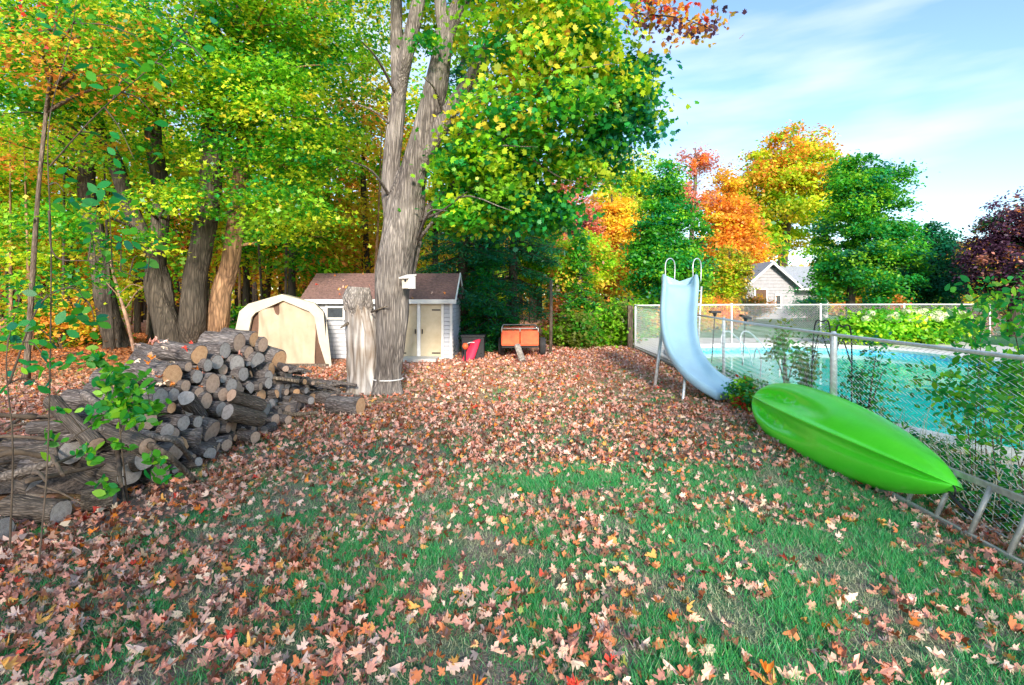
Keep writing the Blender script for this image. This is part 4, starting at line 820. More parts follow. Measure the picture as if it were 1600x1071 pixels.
# near left rotten logs
for a, b, r, cut, lb, zz in [((14, 812), (97, 818), .125, 'cut_grey', 'old dark rotten log with a grey cracked end nearest the camera', None),
   ((130, 800), (180, 792), .13, 'cut_grey', 'blocky rotten log with a dark cracked end right of the nearest log', None),
   ((-40, 850), (6, 850), .12, 'cut_grey', 'log end just entering the left edge of the photo', None),
   ((20, 752), (110, 735), .14, 'cut_grey', 'long split weathered log lying behind the nearest log', .22),
   ((-30, 770), (60, 790), .13, 'cut_grey', 'broken brown log under the straight grey stick', .14),
   ((110, 745), (205, 765), .15, 'cut_grey', 'thick grooved old log lying across the near end of the pile', .25),
   ((82, 660), (150, 720), .09, 'cut_mid', 'grey log propped diagonally with its sawn top showing', .55),
   ((60, 750), (150, 790), .12, 'cut_grey', 'crumbling split log wedged between the near logs', .10),
   ((160, 760), (225, 745), .12, 'cut_grey', 'rounded rotten log beside the crooked branches', .13),
   ((130, 700), (230, 722), .10, 'cut_mid', 'narrow ridged log lying low behind the green vine', .35)]:
    r *= .80; za = zz if zz else r*.92; A, B = gp(*a), gp(*b)
    if zz:
        A = Vector(((a[0]-800)/800*(4.9), 4.9, 0)); B = Vector(((b[0]-800)/800*(4.6), 4.6, 0)); A.z = HC-(a[1]-35-465)/800*4.9; B.z = HC-(b[1]-25-465)/800*4.6
        A.z = max(A.z, r*.8); B.z = max(B.z, r*.8)
    else: A.z = B.z = za
    seg_log(A, B, r, cut, lb, 'bark_rot', name='rotten_log', group='old rotten logs at the near end of the pile')
random.seed(3)
for i in range(16):
    x = random.uniform(-5.4, -4.0); y = random.uniform(4.5, 6.2); z = random.uniform(.08, .32)
    a_ = random.uniform(0, 3.1); L_ = random.uniform(.4, .9); make_log((x, y, z), (math.cos(a_), math.sin(a_), random.uniform(-.1, .1)), L_, random.uniform(.06, .13), 'cut_grey', 'bark_rot', 'dark old log lying loose behind the near end of the woodpile', 'loose old logs behind the pile', name='rotten_log')
for i in range(22):
    y = random.uniform(5, 8); x = -4.4-random.uniform(0, .9); make_log((x, y, random.uniform(.1, .5)), (-1, random.uniform(-.6, .6), random.uniform(-.1, .2)), random.uniform(.4, .6), random.uniform(.06, .12), random.choice(cuts), 'bark_log', 'grey log lying loose on the back slope of the woodpile', 'logs on the back slope of the woodpile')
def stick(P, r, lb, m='bark_stick', group=None, name='fallen_branch'):
    P = smooth_pts(P, 6); q = MB(); ph = random.random()*9
    q.tube(P, [r*(1-.35*i/len(P))*(1+.12*math.sin(i*1.7+ph)) for i in range(len(P))], 9); o = q.build(name, M[m], None, smooth=True); base = P[0].copy()
    o.data.transform(Matrix.Translation(-base)); o.location = base; tag(o, lb, 'branch', group); return o
stick([at(196, 664, 4.9), at(225, 690, 4.65), at(262, 712, 4.6), gp(305, 752, .03)], .035, 'dark crooked branch reaching furthest down onto the leaves', 'bark_thin')
stick([at(222, 676, 4.8), at(245, 684, 4.7), at(275, 690, 4.75), gp(303, 724, .03)], .035, 'forked pale ended branch behind the dark crooked one')
stick([at(-30, 752, 4.1), at(20, 742, 4.15), at(60, 730, 4.2), at(92, 721, 4.25)], .045, 'straight grey stick pointing up right over the near logs')
stick([at(130, 615, 5.3), at(165, 640, 5.1), at(205, 660, 5.0), at(222, 676, 4.9)], .04, 'grey branch lying on the pile behind the green vine')
stick([at(100, 690, 4.6), at(150, 672, 4.7), at(190, 682, 4.8), at(215, 700, 4.8)], .035, 'bent grey branch crossing the near logs')
random.seed(8)
for i in range(46):
    y = random.uniform(7.4, 9.9); h = HT(y)+.05; x = -3.25-random.uniform(0, .9); z = random.uniform(.05, max(.08, h)); a_ = random.gauss(.3, .6); L_ = random.uniform(.3, .9)
    p = Vector((x, y, z)); d = Vector((math.cos(a_), -math.sin(a_), random.uniform(-.3, .12)))
    e_ = p+d*L_; e_.z = max(e_.z, .03); stick([p, p.lerp(e_, .5)+Vector((0, 0, random.uniform(-.03, .05))), e_], random.uniform(.012, .04), 'grey stick in the low heap of debris right of the woodpile', random.choice(['bark_stick', 'bark_post']), 'sticks in the debris heap')
for i in range(64):
    y = random.uniform(3.9, 6.3); x = -3.6-random.uniform(.2, 1.8)*y/5; z = random.uniform(.1, .55); a_ = random.uniform(0, 6.28); L_ = random.uniform(.4, 1.3); p = Vector((x, y, z)); e_ = p+Vector((math.cos(a_), math.sin(a_), random.uniform(-.2, .15)))*L_
    e_.z = max(.04, e_.z); stick([p, p.lerp(e_, .5)+Vector((0, 0, random.uniform(-.02, .12))), e_], random.uniform(.008, .028), 'thin dead branch lying over the near rotten logs', 'twig', 'thin dead branches over the rotten logs')
# bark heap core added so that no light leaks through the stack
q = MB(); Y_ = [4.5+.25*i for i in range(24)]
for y in Y_:
    h = max(.03, HT(y)-.22)
    for x, z in ((-3.5, 0), (-3.62-.5*h, h*.75), (-3.9-.3*h, h), (-4.4, h), (-5.0, 0)): q.v.append((x+.05*noise.noise(Vector((x, y*2, 1))), y, z))
for i in range(len(Y_)-1):
    for k in range(4): a = i*5+k; q.f.append((a, a+1, a+6, a+5))
for i in range(34):
    y = random.uniform(7.6, 9.6); z = random.uniform(.05, HT(y)+.02); a_ = random.gauss(.3, .5)
    make_log((-3.15-random.uniform(0, .7), y, z), (-math.cos(a_), math.sin(a_), random.uniform(-.1, .2)), random.uniform(.25, .5), random.uniform(.035, .06), random.choice(cuts), 'bark_log', 'short thin cut piece in the low debris heap right of the woodpile', 'short cut pieces in the debris heap')
M['chips'] = mat('debris_light_block', (.10, .075, .06), 1, var=.4, nscale=30, bump=1, bscale=40)
o = q.build('debris_light_block', M['chips'], None); tag(o, 'dark bark debris core added to block light inside the woodpile', None, None, 'stuff')
nz_ = lambda x, y, f, o=0: np.array([noise.noise(Vector((a*f+o, b*f, o))) for a, b in zip(x, y)])
# ------------------------------------------------------------ trees
def tree(name, label, base, trunk, rads, blobs, nc, nl, pal, size, tpl, bk='bark_dark', group=None, seed=0, nb=14, spread=(.34, .12), hollow=.42, gaps=.6, outcol=None, n=14, flare=.3, cat='tree', droop=.6, r0=.05, up=1.0, mixin=.25, extra=None):
    e = empty(name, tuple(base), label, cat, group); random.seed(seed+100)
    q = MB(); P = trunkmb(q, trunk, rads, n, 6, rough=.12, flare=flare, seed=seed)
    allp = list(P)
    if extra:
        for pts, rr in extra: allp += trunkmb(q, pts, rr, n, 6, rough=.12, flare=0, seed=seed+1)
    q.build('trunk', M[bk], e, smooth=True)
    o, Cc = crown(e, blobs, nc, nl, pal, size, tpl, spread, hollow, mixin, droop, outcol, gaps, up=up)
    if nb: branches(e, allp, [Cc[i] for i in rng.choice(len(Cc), min(nb, len(Cc)), replace=False)], r0, bk)
    return e
DL = 14.0
def B(px, py, d, rx, ry, rz_): p = at(px, py, d); return (p.x, p.y, p.z, rx, ry, rz_)
gl = dict(green=3, lime=2.6, yg=2.2, yellow=.8, emerald=1, gold=.3)
tree('maple_tree', 'dark maple trunk curving up left right behind the woodpile', (at(266, 0, DL).x, DL, 0),
     [gp(270, 568), at(262, 510, DL), at(243, 450, DL), at(246, 390, DL+.1), at(252, 300, DL+.2), at(240, 220, DL+.2), at(235, 100, DL+.3), at(215, -60, DL+.5)], [.36, .33, .26, .22, .21, .20, .17, .10],
     [B(170, 130, 13, 3.2, 2.4, 2.2), B(200, 330, 12.5, 2.0, 1.5, .9), B(80, 60, 13, 2.5, 2.5, 2.0), B(50, 360, 12.5, 1.6, 1.2, .8), B(190, 380, 12, 1.1, .8, .35), B(70, 420, 12, 1.5, 1, .55)], 360, 25000, gl, .13, LEAF3, seed=1, nb=22, n=28,
     extra=[([at(265, 520, DL), at(262, 460, DL+.1), at(250, 420, DL+.1), at(205, 330, DL), at(182, 260, DL), at(150, 190, DL), at(95, 110, DL), at(20, 40, DL)], [.12, .15, .17, .19, .18, .15, .12, .07])])
tree('maple_tree', 'straight dark upright maple trunk in the middle of the clump behind the woodpile', (at(302, 0, DL+.2).x, DL+.2, 0),
     [gp(300, 563), at(301, 510, DL), at(304, 440, DL), at(312, 400, DL), at(328, 300, DL), at(331, 200, DL), at(332, 120, DL), at(325, 0, DL), at(320, -160, DL)], [.36, .32, .29, .28, .28, .26, .24, .18, .10],
     [B(340, 60, 13.4, 2.6, 2.4, 2.2), B(300, 290, 12.6, 1.6, 1.4, .75), B(420, 330, 13, 1.7, 1.4, .8), B(410, 170, 13.2, 2.2, 1.7, 1.5)], 340, 24000, gl, .13, LEAF3, seed=2, nb=24, n=28,
     extra=[([at(332, 130, DL), at(350, 90, DL), at(366, 50, DL), at(380, -20, DL), at(400, -150, DL)], [.22, .18, .15, .12, .06])])
tree('maple_tree', 'reddish brown flaking trunk leaning right beside the storage tent', (at(336, 0, DL+.6).x, DL+.6, 0),
     [gp(330, 561), at(338, 510, DL+.5), at(345, 460, DL+.5), at(360, 410, DL+.5), at(370, 330, DL+.5), at(380, 230, DL+.5), at(388, 100, DL+.5), at(400, -100, DL+.5)], [.40, .33, .27, .24, .21, .18, .15, .10],
     [B(480, 60, 14, 2.6, 2.2, 2.1), B(470, 240, 13.6, 1.8, 1.5, 1.3), B(480, 345, 14.2, 1.5, 1.2, .5)], 280, 19000, gl, .13, LEAF3, bk='bark_flaky', seed=3, nb=22, n=28)
D2 = 17
tree('old_tree', 'brown trunk leaning left in the wood left of the clump', (at(190, 0, D2).x, D2, 0),
     [gp(186, 549), at(172, 500, D2), at(160, 440, D2), at(150, 370, D2), at(135, 280, D2), at(150, 180, D2), at(140, 40, D2), at(120, -100, D2)], [.36, .32, .28, .26, .24, .22, .18, .1],
     [B(60, 220, 16, 2.5, 2, 1.7), B(120, 60, 17, 3, 2.5, 2.4)], 200, 13000, dict(green=2, lime=2, yg=2, orange=1.0, gold=1), .14, LEAF3, seed=4, nb=16, n=20)
tree('young_maple', 'young maple with orange and red leaves at the top left', (at(60, 0, 11).x, 11, 0), [gp(40, 596), at(50, 450, 11), at(60, 300, 11), at(75, 150, 11), at(90, 0, 11)], [.06, .05, .04, .035, .02],
     [B(85, 85, 10.6, 1.3, 1.0, .8), B(200, 140, 10.8, .5, .5, .5), B(170, 60, 11, 1.0, .8, .7)], 70, 3200, dict(orange=3, gold=2, red=.3, yellow=1, lime=2, green=2), .12, LEAF3, seed=5, nb=14, bk='bark_thin')
# the wood behind
random.seed(31)
wood = []
pals = [(dict(yg=3, lime=3, yellow=1.5, green=2), 'yellow green'), (dict(gold=3, yellow=3, orange=1.4, yg=1), 'golden'), (dict(orange=3, gold=3, red=.3, yellow=1), 'orange'), (dict(green=3, lime=2, emerald=1), 'green')]
k = 0
for (px, d, pi) in [(20, 21, 1), (70, 25, 2), (105, 20, 0), (215, 24, 2), (240, 20, 0), (290, 27, 1), (385, 21, 0), (415, 25, 1), (455, 19, 3), (500, 23, 0), (540, 27, 2), (580, 20, 1), (640, 25, 1), (680, 20, 0), (-30, 18, 0), (-90, 22, 1), (-60, 28, 2), (150, 30, 1), (350, 32, 1), (460, 33, 2), (600, 34, 1), (-150, 30, 0), (720, 31, 1), (770, 27, 0)]:
    x = at(px, 0, d).x; h = random.uniform(9, 12); ln = random.uniform(-.6, .6)
    bl = [(x+ln*.5, d, random.uniform(3.4, 4.6), random.uniform(1.7, 2.4), 2.0, 1.9), (x+ln, d, h*.72, 2.6, 2.4, 2.9)]
    tree('woodland_tree', 'slim %s tree in the wood %s' % (pals[pi][1], next(z for l, z in ((-100, 'far out past the left edge'), (0, 'just past the left edge'), (50, 'at the left edge'), (100, 'left of the leaning old trunk'), (160, 'behind the leaning old trunk'), (230, 'right of the leaning old trunk'), (270, 'behind the left trunk of the dark clump'), (330, 'behind the dark maple clump'), (400, 'behind the flaking trunk'), (440, 'above the storage tent'), (480, 'between tent and shed'), (520, 'over the left end of the shed'), (590, 'just left of the forked maple'), (620, 'behind the forked maple'), (660, 'just right of the forked maple'), (700, 'over the right end of the shed'), (750, 'behind the shed corner spruce'), (999, 'behind the trailer')) if px < l)), (x, d, 0), [(x, d, -.05), (x+ln*.3, d, 2.5), (x+ln*.7, d, 5.5), (x+ln, d, h)], [random.uniform(.13, .22), .13, .1, .03], bl, 100, 6500, pals[pi][0], .21, LEAF1, bk='bark_dark', group='trees of the wood behind the yard', seed=50+k, nb=8, n=9, spread=(.55, .22), gaps=.5, r0=.04); k += 1
for i in range(46):                          # bare young stems
    d = random.uniform(16, 34); px = random.uniform(-120, 520) if i < 36 else random.uniform(540, 760); x = at(px, 0, d).x
    q = MB(); a = random.uniform(-.5, .5); P = smooth_pts([(x, d, 0), (x+a*.4, d, 2.2), (x+a*.7, d, 4.5), (x+a, d, 7.5)], 4); q.tube(P, [.07*(1-.8*j/len(P))*random.uniform(.8, 1.1) for j in range(len(P))], 6)
    o = q.build('bare_sapling', M[random.choice(['bark_dark', 'bark_thin', 'bark_flaky'])], None, smooth=True); tag(o, 'bare slender stem of a young tree in the wood', 'tree', 'bare young stems in the wood')
def bush(name, label, x, y, z, rx, ry, rz_, nl, pal, size=.12, tpl=LEAF3, group=None, nc=None, spread=(.2, .12), seed=0, cat='bush', stems=8, gaps=.75, hollow=.5, outcol=None):
    e = empty(name, (x, y, z), label, cat, group); random.seed(seed); o, Cc = crown(e, [(x, y, z+rz_*.95, rx, ry, rz_)], nc or max(20, nl//60), nl, pal, size, tpl, spread, hollow, gaps=gaps, name='foliage', outcol=outcol)
    q = MB()
    for c in [Cc[i] for i in rng.choice(len(Cc), min(stems, len(Cc)), replace=False)]:
        a = Vector((x+random.uniform(-.2, .2)*rx, y+random.uniform(-.2, .2)*ry, z-.03)); c = Vector(c); m_ = a.lerp(c, .5)+Vector((0, 0, .15*rz_)); q.tube(smooth_pts([a, m_, c], 3), [.016, .014, .012, .010, .008, .006, .004], 5)
    q.build('stems', M['twig'], e, smooth=True); return e
random.seed(77)
for i in range(26):                          # understorey
    d = random.uniform(16.5, 26); px = random.uniform(-150, 780); x = at(px, 0, d).x
    if -6.6 < x < -1 and d < 17.3: continue
    pi = random.choice([0, 0, 3, 1, 0]); bush('undergrowth_bush', 'low %s bush in the undergrowth of the wood' % pals[pi][1], x, d, 0, random.uniform(.7, 1.5), .8, random.uniform(.5, 1.1), 1500, pals[pi][0], .15, LEAF1, 'bushes in the undergrowth of the wood', seed=i, spread=(.3, .2))
# far wood as one mass
NW = 90000; xx = rng.uniform(-75, 70, NW); yy = 44+rng.random(NW)**1.3*20+np.abs(xx)*.05
top = np.array([8.5 if x < 5 else (7.0 if x < 25 else 4.6) for x in xx])+1.6*np.sin(xx*.35)+.9*np.sin(xx*1.1+2)
zz = top*rng.random(NW)**.75; kk = (np.sin(xx*.5)+np.sin(xx*.23+1)+rng.normal(size=NW)*.5)
cc = np.where((kk > .6)[:, None], pick(dict(gold=2, yellow=2, orange=1.2), NW), pick(dict(yg=2, lime=2, green=2, yellow=.7), NW))*rng.uniform(.6, 1.2, NW)[:, None]
nrm = rng.normal(size=(NW, 3)); nrm[:, 2] += .6; nrm[:, 1] -= .5
o = cloud('far_woods', LEAF1, np.stack([xx, yy, zz], 1), nrm, .55*rng.uniform(.6, 1.3, NW), cc, M['leaf']); tag(o, 'far autumn woods behind everything', None, None, 'stuff')
mb = MB(); random.seed(9)
for i in range(150):
    x = random.uniform(-60, 10); y = random.uniform(34, 46); mb.tube([(x, y, 0), (x+random.uniform(-.3, .3), y, 4), (x+random.uniform(-.6, .6), y, 9)], [.2, .15, .1], 5)
o = mb.build('far_trunks', M['bark_dark'], None, smooth=True); tag(o, 'massed trunks deep in the wood', None, None, 'stuff')
# dark spruce group and trees behind trailer
def spruce(label, px, d, h, rr, pal, z0=.6, nl=14000, seed=0, r=.2, name='spruce_tree'):
    x = at(px, 0, d).x; e = empty(name, (x, d, 0), label, 'tree'); random.seed(seed)
    q = MB(); P = trunkmb(q, [(x, d, -.05), (x+.05, d, h*.5), (x, d, h)], [r, r*.7, .03], 12, 8, seed=seed); q.build('trunk', M['bark_dark'], e, smooth=True)
    nbr = 150; V = []; N_ = []; q = MB(); Pts = []; Nn_ = []
    for i in range(nbr):
        f = random.random()**.9; z = z0+(h-z0)*f; a = random.uniform(0, 6.283); L_ = rr*(1-f)**.75*random.uniform(.7, 1.15)+.15
        p0 = Vector((x, d, z)); p1 = p0+Vector((math.cos(a)*L_, math.sin(a)*L_, -.28*L_)); p1.z = max(p1.z, .15); q.tube([p0, p0.lerp(p1, .5)+Vector((0, 0, -.02)), p1], [.025, .016, .006], 4, cap=False)
        m = int(nl/nbr*(.4+L_/rr)); t = rng.random(m)**.7; base = np.array(p0)+np.outer(t, np.array(p1-p0)); sd_ = np.array([-math.sin(a), math.cos(a), 0]); w_ = rng.normal(size=m)*.22*L_*(1.05-t*.6)
        Pts.append(base+np.outer(w_, sd_)+np.stack([np.zeros(m), np.zeros(m), -np.abs(rng.normal(size=m))*.10-.15*np.abs(w_)], 1)); Nn_.append(rng.normal(size=(m, 3))*.5+np.array([0, 0, 1]))
    q.build('branches', M['bark_dark'], e, smooth=True); P_ = np.concatenate(Pts); n_ = len(P_)
    cloud('crown', np.array([(0, -.5, 0), (-.13, 0, .03), (0, .6, -.1), (.13, 0, .03)], float), P_, np.concatenate(Nn_), .17*rng.uniform(.6, 1.4, n_), pick(pal, n_)*rng.uniform(.6, 1.4, n_)[:, None], M['leaf'], e)
spruce('dark spruce with its trunk just right of the shed', 722, 17.2, 11, 2.2, dict(dark=3, teal=2), .5, 16000, 1)
spruce('dark blue green spruce hanging over the orange red trailer', 800, 18.5, 8.5, 2.3, dict(dark=3, teal=2, emerald=.5), 1.1, 15000, 2)
spruce('small bright green spruce bough tree behind the black bin', 762, 16.8, 4.6, 1.25, dict(teal=2, emerald=3, green=1), .25, 9000, 3, .1)
spruce('soft blue green conifer between the trailer and the fence corner', 905, 19.5, 4.4, 1.0, dict(emerald=2, green=2, lime=1), .3, 6000, 4, .1)
def rtree(name, label, px, d, yb, yt, x0, x1, pal, nl, size, tpl=LEAF1, seed=0, nc=220, gaps=.6, outcol=None, shape='oval', bk='bark_dark', tr=.25, spread=(.42, .2), nb=18, hollow=.38):
    """crown between photo rows yt..yb and columns x0..x1, seen at distance d"""
    c = at((x0+x1)/2, (yb+yt)/2, d); rx = (x1-x0)/1600*d; rz_ = (yb-yt)/1600*d; cx = at(px, 0, d).x
    if shape == 'oval': bl = [(c.x, d, c.z, rx*.85, rx*.8, rz_*.92), (c.x, d, c.z-rz_*.3, rx*.95, rx*.9, rz_*.55)]
    elif shape == 'dome': bl = [(c.x, d, c.z-rz_*.1, rx, rx*.9, rz_*.75), (c.x, d, c.z+rz_*.35, rx*.72, rx*.7, rz_*.6)]
    else: bl = [(c.x, d, c.z-rz_*.45, rx, rx*.9, rz_*.55), (c.x, d, c.z, rx*.75, rx*.7, rz_*.6), (c.x, d, c.z+rz_*.5, rx*.38, rx*.38, rz_*.5)]
    random.seed(seed*3)
    for _ in range(9):
        a = random.uniform(0, 6.28); ph = random.uniform(-.7, 1.2); sx = .34*random.uniform(.6, 1.2); k_ = (.62 if shape == 'cone' and ph > .3 else .82)
        bl.append((c.x+math.cos(a)*math.cos(ph)*rx*k_, d+math.sin(a)*math.cos(ph)*rx*.6, c.z+math.sin(ph)*rz_*.74, rx*sx, rx*sx, rz_*sx*.8))
    return tree(name, label, (cx, d, 0), [(cx, d, -.05), (cx, d, c.z*.4), (c.x, d, c.z), (c.x, d, c.z+rz_*.8)], [tr, tr*.8, tr*.5, .04], bl, int(nc*1.15), int(nl*1.3), pal, size*.85, tpl, bk=bk, seed=seed, nb=nb, gaps=gaps, outcol=outcol, spread=(spread[0]*.68, spread[1]*.7), n=10, hollow=hollow, r0=.06)
rtree('maple_tree', 'dense narrow green tree right behind the blue slide', 1040, 22, 480, 255, 978, 1100, dict(emerald=2, green=3, teal=.6, lime=1.2), 20000, .19, seed=61, shape='cone')
rtree('maple_tree', 'tall rounded yellow green maple with an orange tinted top', 1222, 50, 415, 192, 1142, 1328, dict(yg=3, lime=2.5, yellow=1.2, gold=.4), 30000, .42, seed=62, shape='dome', outcol=(dict(orange=3, gold=2), .35, .55), tr=.6, spread=(.9, .4), nc=260)
rtree('maple_tree', 'orange maple left of the tall yellow green one', 1130, 46, 452, 262, 1082, 1196, dict(orange=3, gold=4, yellow=1), 19000, .38, seed=63, shape='cone', spread=(.8, .36), bk='bark_thin')
rtree('birch_tree', 'sparse pink red tree top rising behind the orange maple', 1078, 36, 350, 218, 1048, 1125, dict(pink=3, orange=1.5), 4500, .22, seed=64, shape='oval', gaps=.9, nc=70, spread=(.4, .4), bk='bark_thin', nb=40)
rtree('maple_tree', 'broad dense green tree hiding the right of the neighbour house', 1330, 26, 478, 240, 1262, 1432, dict(emerald=2.4, green=3.4, teal=.8, lime=1.4), 38000, .20, seed=65, shape='cone', nc=340, spread=(.45, .22), tr=.25)
rtree('spruce_tree', 'dark blue green tree at the right shoulder of the broad green one', 1450, 27, 478, 345, 1405, 1505, dict(teal=4, dark=3), 15000, .19, seed=66, shape='cone')
rtree('maple_tree', 'yellow tree seen in the gap left of the dark purple tree', 1500, 38, 480, 372, 1450, 1560, dict(yellow=3, gold=2, yg=1), 11000, .27, seed=67, shape='dome')
rtree('plum_tree', 'dark purple leaved tree at the right edge with orange flecks', 1585, 22, 500, 292, 1527, 1680, dict(maroon=6, dark=1, orange=.7, pink=.5), 26000, .17, seed=68, shape='dome', nc=260)
rtree('maple_tree', 'golden yellow tree over the far fence corner', 985, 30, 480, 285, 900, 1012, dict(gold=3, yellow=3, orange=1.2), 20000, .25, seed=69, shape='dome', spread=(.5, .25))
rtree('maple_tree', 'pale yellow green tree top rising behind the golden one', 985, 38, 400, 226, 925, 1050, dict(yg=3, lime=2, yellow=1, olive=1), 13000, .28, seed=70, shape='dome', spread=(.6, .3))
rtree('maple_tree', 'dull pink red tree behind the hanging maple boughs', 872, 29, 430, 222, 835, 945, dict(pink=4, maroon=.8, orange=.8), 13000, .20, seed=71, shape='oval', gaps=.8, bk='bark_thin', nb=34)
rtree('young_tree', 'thin stemmed yellowing tree left of the neighbour house', 1150, 30, 475, 380, 1110, 1170, dict(yg=2, lime=1, gold=2, olive=1), 6000, .22, seed=72, bk='bark_thin')
rtree('maple_tree', 'yellow green tree hanging over the trailer and thin pole', 880, 21, 470, 330, 790, 960, dict(lime=2, yg=2.5, gold=1.2, orange=.5, green=2), 15000, .19, seed=73, bk='bark_thin', shape='dome', tr=.12)
for (lb, x, d, rx, rz_, pal, s, nl) in [('bright orange round bush beyond the back fence', at(1125, 0, 27).x, 27, 1.35, .85, dict(gold=3, orange=2, yellow=1), 1, 4500), ('blue green shrub against the neighbour house wall', at(1262, 0, 36).x, 36, 1.6, 1.5, dict(emerald=3, teal=2), 2, 4500), ('brownish bush in front of the neighbour house gable', at(1175, 0, 37).x, 37, 1.5, 1.2, dict(orange=1.5, olive=2, gold=1), 3, 3500),
      ('small red leaved bush under the dark blue green tree', at(1405, 0, 24.5).x, 24.5, .9, .85, dict(orange=2, red=1.4, green=1.5), 4, 2500), ('pinkish red bush near the right end of the back fence', at(1530, 0, 23).x, 23.2, 1.2, .75, dict(pink=3, orange=1, olive=1), 5, 3000),
      ('yellow green bush right behind the trailer pole', at(893, 0, 17.5).x, 17.5, .9, .62, dict(lime=2, green=2, olive=2, emerald=1), 6, 4200), ('green bush against the far fence corner', at(958, 0, 18.2).x, 18.2, .95, .8, dict(green=2, lime=2, olive=1.5, gold=.5), 7, 4500), ('orange leaved bush left of the fence corner bush', at(925, 0, 19.6).x, 19.6, .9, .95, dict(gold=2, orange=1.5, olive=2, lime=1), 8, 4500), ('tall rust leaved bush behind the trailer pole', at(878, 0, 20).x, 20.4, 1.1, 1.1, dict(orange=2, pink=1, lime=2), 9, 4500),
      ('low green hedge patch left of the golden tree', at(1000, 0, 21).x, 21.5, 1.6, .9, dict(green=2, lime=2, gold=1), 10, 4500), ('yellow leafy bush behind the slide ladder', at(1085, 0, 25).x, 25.5, 1.2, 1.0, dict(yg=3, gold=1.5), 11, 3500)]:
    bush('garden_bush', lb, x, d, gz(0, 20), rx, .9, rz_, nl, pal, .15, LEAF3 if d < 22 else LEAF1, seed=200+s, spread=(.25, .16))
# unseen trees added behind the camera to break the low sun over the lawn
for i, (x, y, h, r) in enumerate([(5.9, -9, 12.2, 2.0), (-.3, -9.5, 9.5, 2.2), (-5.4, -9, 9.8, 2.5), (11.2, -9, 10, 2.6), (-11.5, -11, 10.5, 2.8), (16.5, -10, 10, 2.8)]):
    tree('maple_tree', 'unseen maple added behind the viewpoint to shade the near lawn', (x, y, 0), [(x, y, 0), (x, y, h*.5), (x, y, h*.92)], [.22, .16, .05], [(x, y, h*.70, r, 2.0, h*.30), (x, y, h*.34, r*.9, 1.8, h*.22)], 90, 1900, gl, .34, LEAF1, seed=400+i, nb=8, n=8, spread=(.5, .35), group='unseen shade trees added behind the viewpoint', gaps=.8)
# ------------------------------------------------------------ pool side planting
hx = [(11.6, 17.3), (12.5, 17.5), (13.4, 17.6), (14.3, 17.8), (15.1, 17.9)]
for i, (x, y) in enumerate(hx):
    e = bush('hydrangea', ['leftmost hydrangea of the row with hardly any blossom', 'second hydrangea of the poolside row', 'middle hydrangea with pale cream blossom heads', 'fourth hydrangea with the palest blossom heads', 'rightmost hydrangea of the row beside the climbing shrub'][i], x, y, .2, .72, .6, .62, 2600, dict(lime=3, green=3, yg=1), .15, OVAL, 'hydrangeas in a row by the pool', seed=300+i, cat='hydrangea')
    P = []
    for j in range((2, 5, 9, 10, 7)[i]):
        a = random.uniform(0, 6.28); r = random.uniform(.2, .62); P.append((x+math.cos(a)*r, y-abs(math.sin(a))*r*.9, 1.35-r*.45+random.uniform(-.1, .12)))
    for p in P:
        m = 110; d_ = rng.normal(size=(m, 3)); d_ /= np.linalg.norm(d_, axis=1, keepdims=True); cloud('blossom', LEAF1, np.array(p)+d_*np.array([.14, .14, .10]), d_, .07, np.tile(np.array([[.85, .86, .62]]), (m, 1))*rng.uniform(.8, 1.2, m)[:, None], M['leaf'], e)
for i, (px, d, rx, h, lb, pal) in enumerate([(1228, 8.6, .22, .55, 'thin climbing plant on the fence right of the round shrub', dict(green=2, emerald=2, olive=1)), (1262, 7.4, .25, .6, 'weedy plant against the fence just above the kayak tip', dict(green=2, olive=2, emerald=1)), (1350, 6.2, .28, .55, 'leafy climbing weeds behind the fence post', dict(emerald=2, teal=2, green=1))]):
    x = max(at(px, 0, d).x, 3.95); bush('climbing_plant', lb, x, d, .18, rx, .3, h, 900, pal, .06, OVAL, 'plants climbing behind the fence', seed=500+i, spread=(.08, .12), cat='plant', gaps=.6)
p = gp(1166, 622); bush('round_shrub', 'round green shrub between the slide foot and the kayak', 3.78, 8.25, 0, .30, .26, .27, 2600, dict(emerald=3, green=2.5, lime=1), .062, OVAL, seed=600, spread=(.07, .05), cat='shrub', outcol=(dict(orange=2, red=1, lime=3), .6, .3))
e = bush('dried_plant', 'dry rusty red plant at the foot of the slide', 3.70, 8.15, 0, .16, .16, .13, 420, dict(orange=2, red=2, pink=1), .055, LEAF3, seed=601, spread=(.06, .05), cat='plant')
# right hand climbing shrub, near
e = empty('climbing_shrub', (4.3, 4.2, .1), 'straggling shrub with small green leaves overhanging the fence at the right edge', 'shrub'); random.seed(21)
q = MB(); LP = []
for i in range(30):
    by = random.uniform(3.7, 5.6); bx = by*random.uniform(.88, 1.1); h = random.uniform(.9, 2.1) if i < 20 else random.uniform(.5, 1.0); lx = random.uniform(-.5, .3)
    P = smooth_pts([(bx, by, .1), (bx+lx*.2, by, h*.5), (bx+lx*.6, by-.05, h*.85), (bx+lx*1.3, by-.1, h)], 6); q.tube(P, [.006*(1-.75*j/len(P)) for j in range(len(P))], 5, cap=False)
    for p in P[6:]:
        for _ in range(9 if i < 20 else 2): LP.append(p+Vector([random.gauss(0, .09) for _ in range(3)]))
q.build('stems', M['twig'], e, smooth=True); LP = np.array([tuple(p) for p in LP]); n_ = len(LP)
Nn = rng.normal(size=(n_, 3)); Nn[:, 2] += .6; cloud('foliage', OVAL, LP, Nn, .072*rng.uniform(.6, 1.2, n_), pick(dict(green=3, emerald=3, lime=1), n_)*rng.uniform(.6, 1.2, n_)[:, None], M['leaf'], e)
e = empty('dry_grasses', (4.3, 4.6, .1), 'pale dry grass stalks behind the fence above the kayak tip', 'grasses'); q = MB(); random.seed(22)
M['straw'] = mat('dry_straw', (.48, .46, .36), .9)
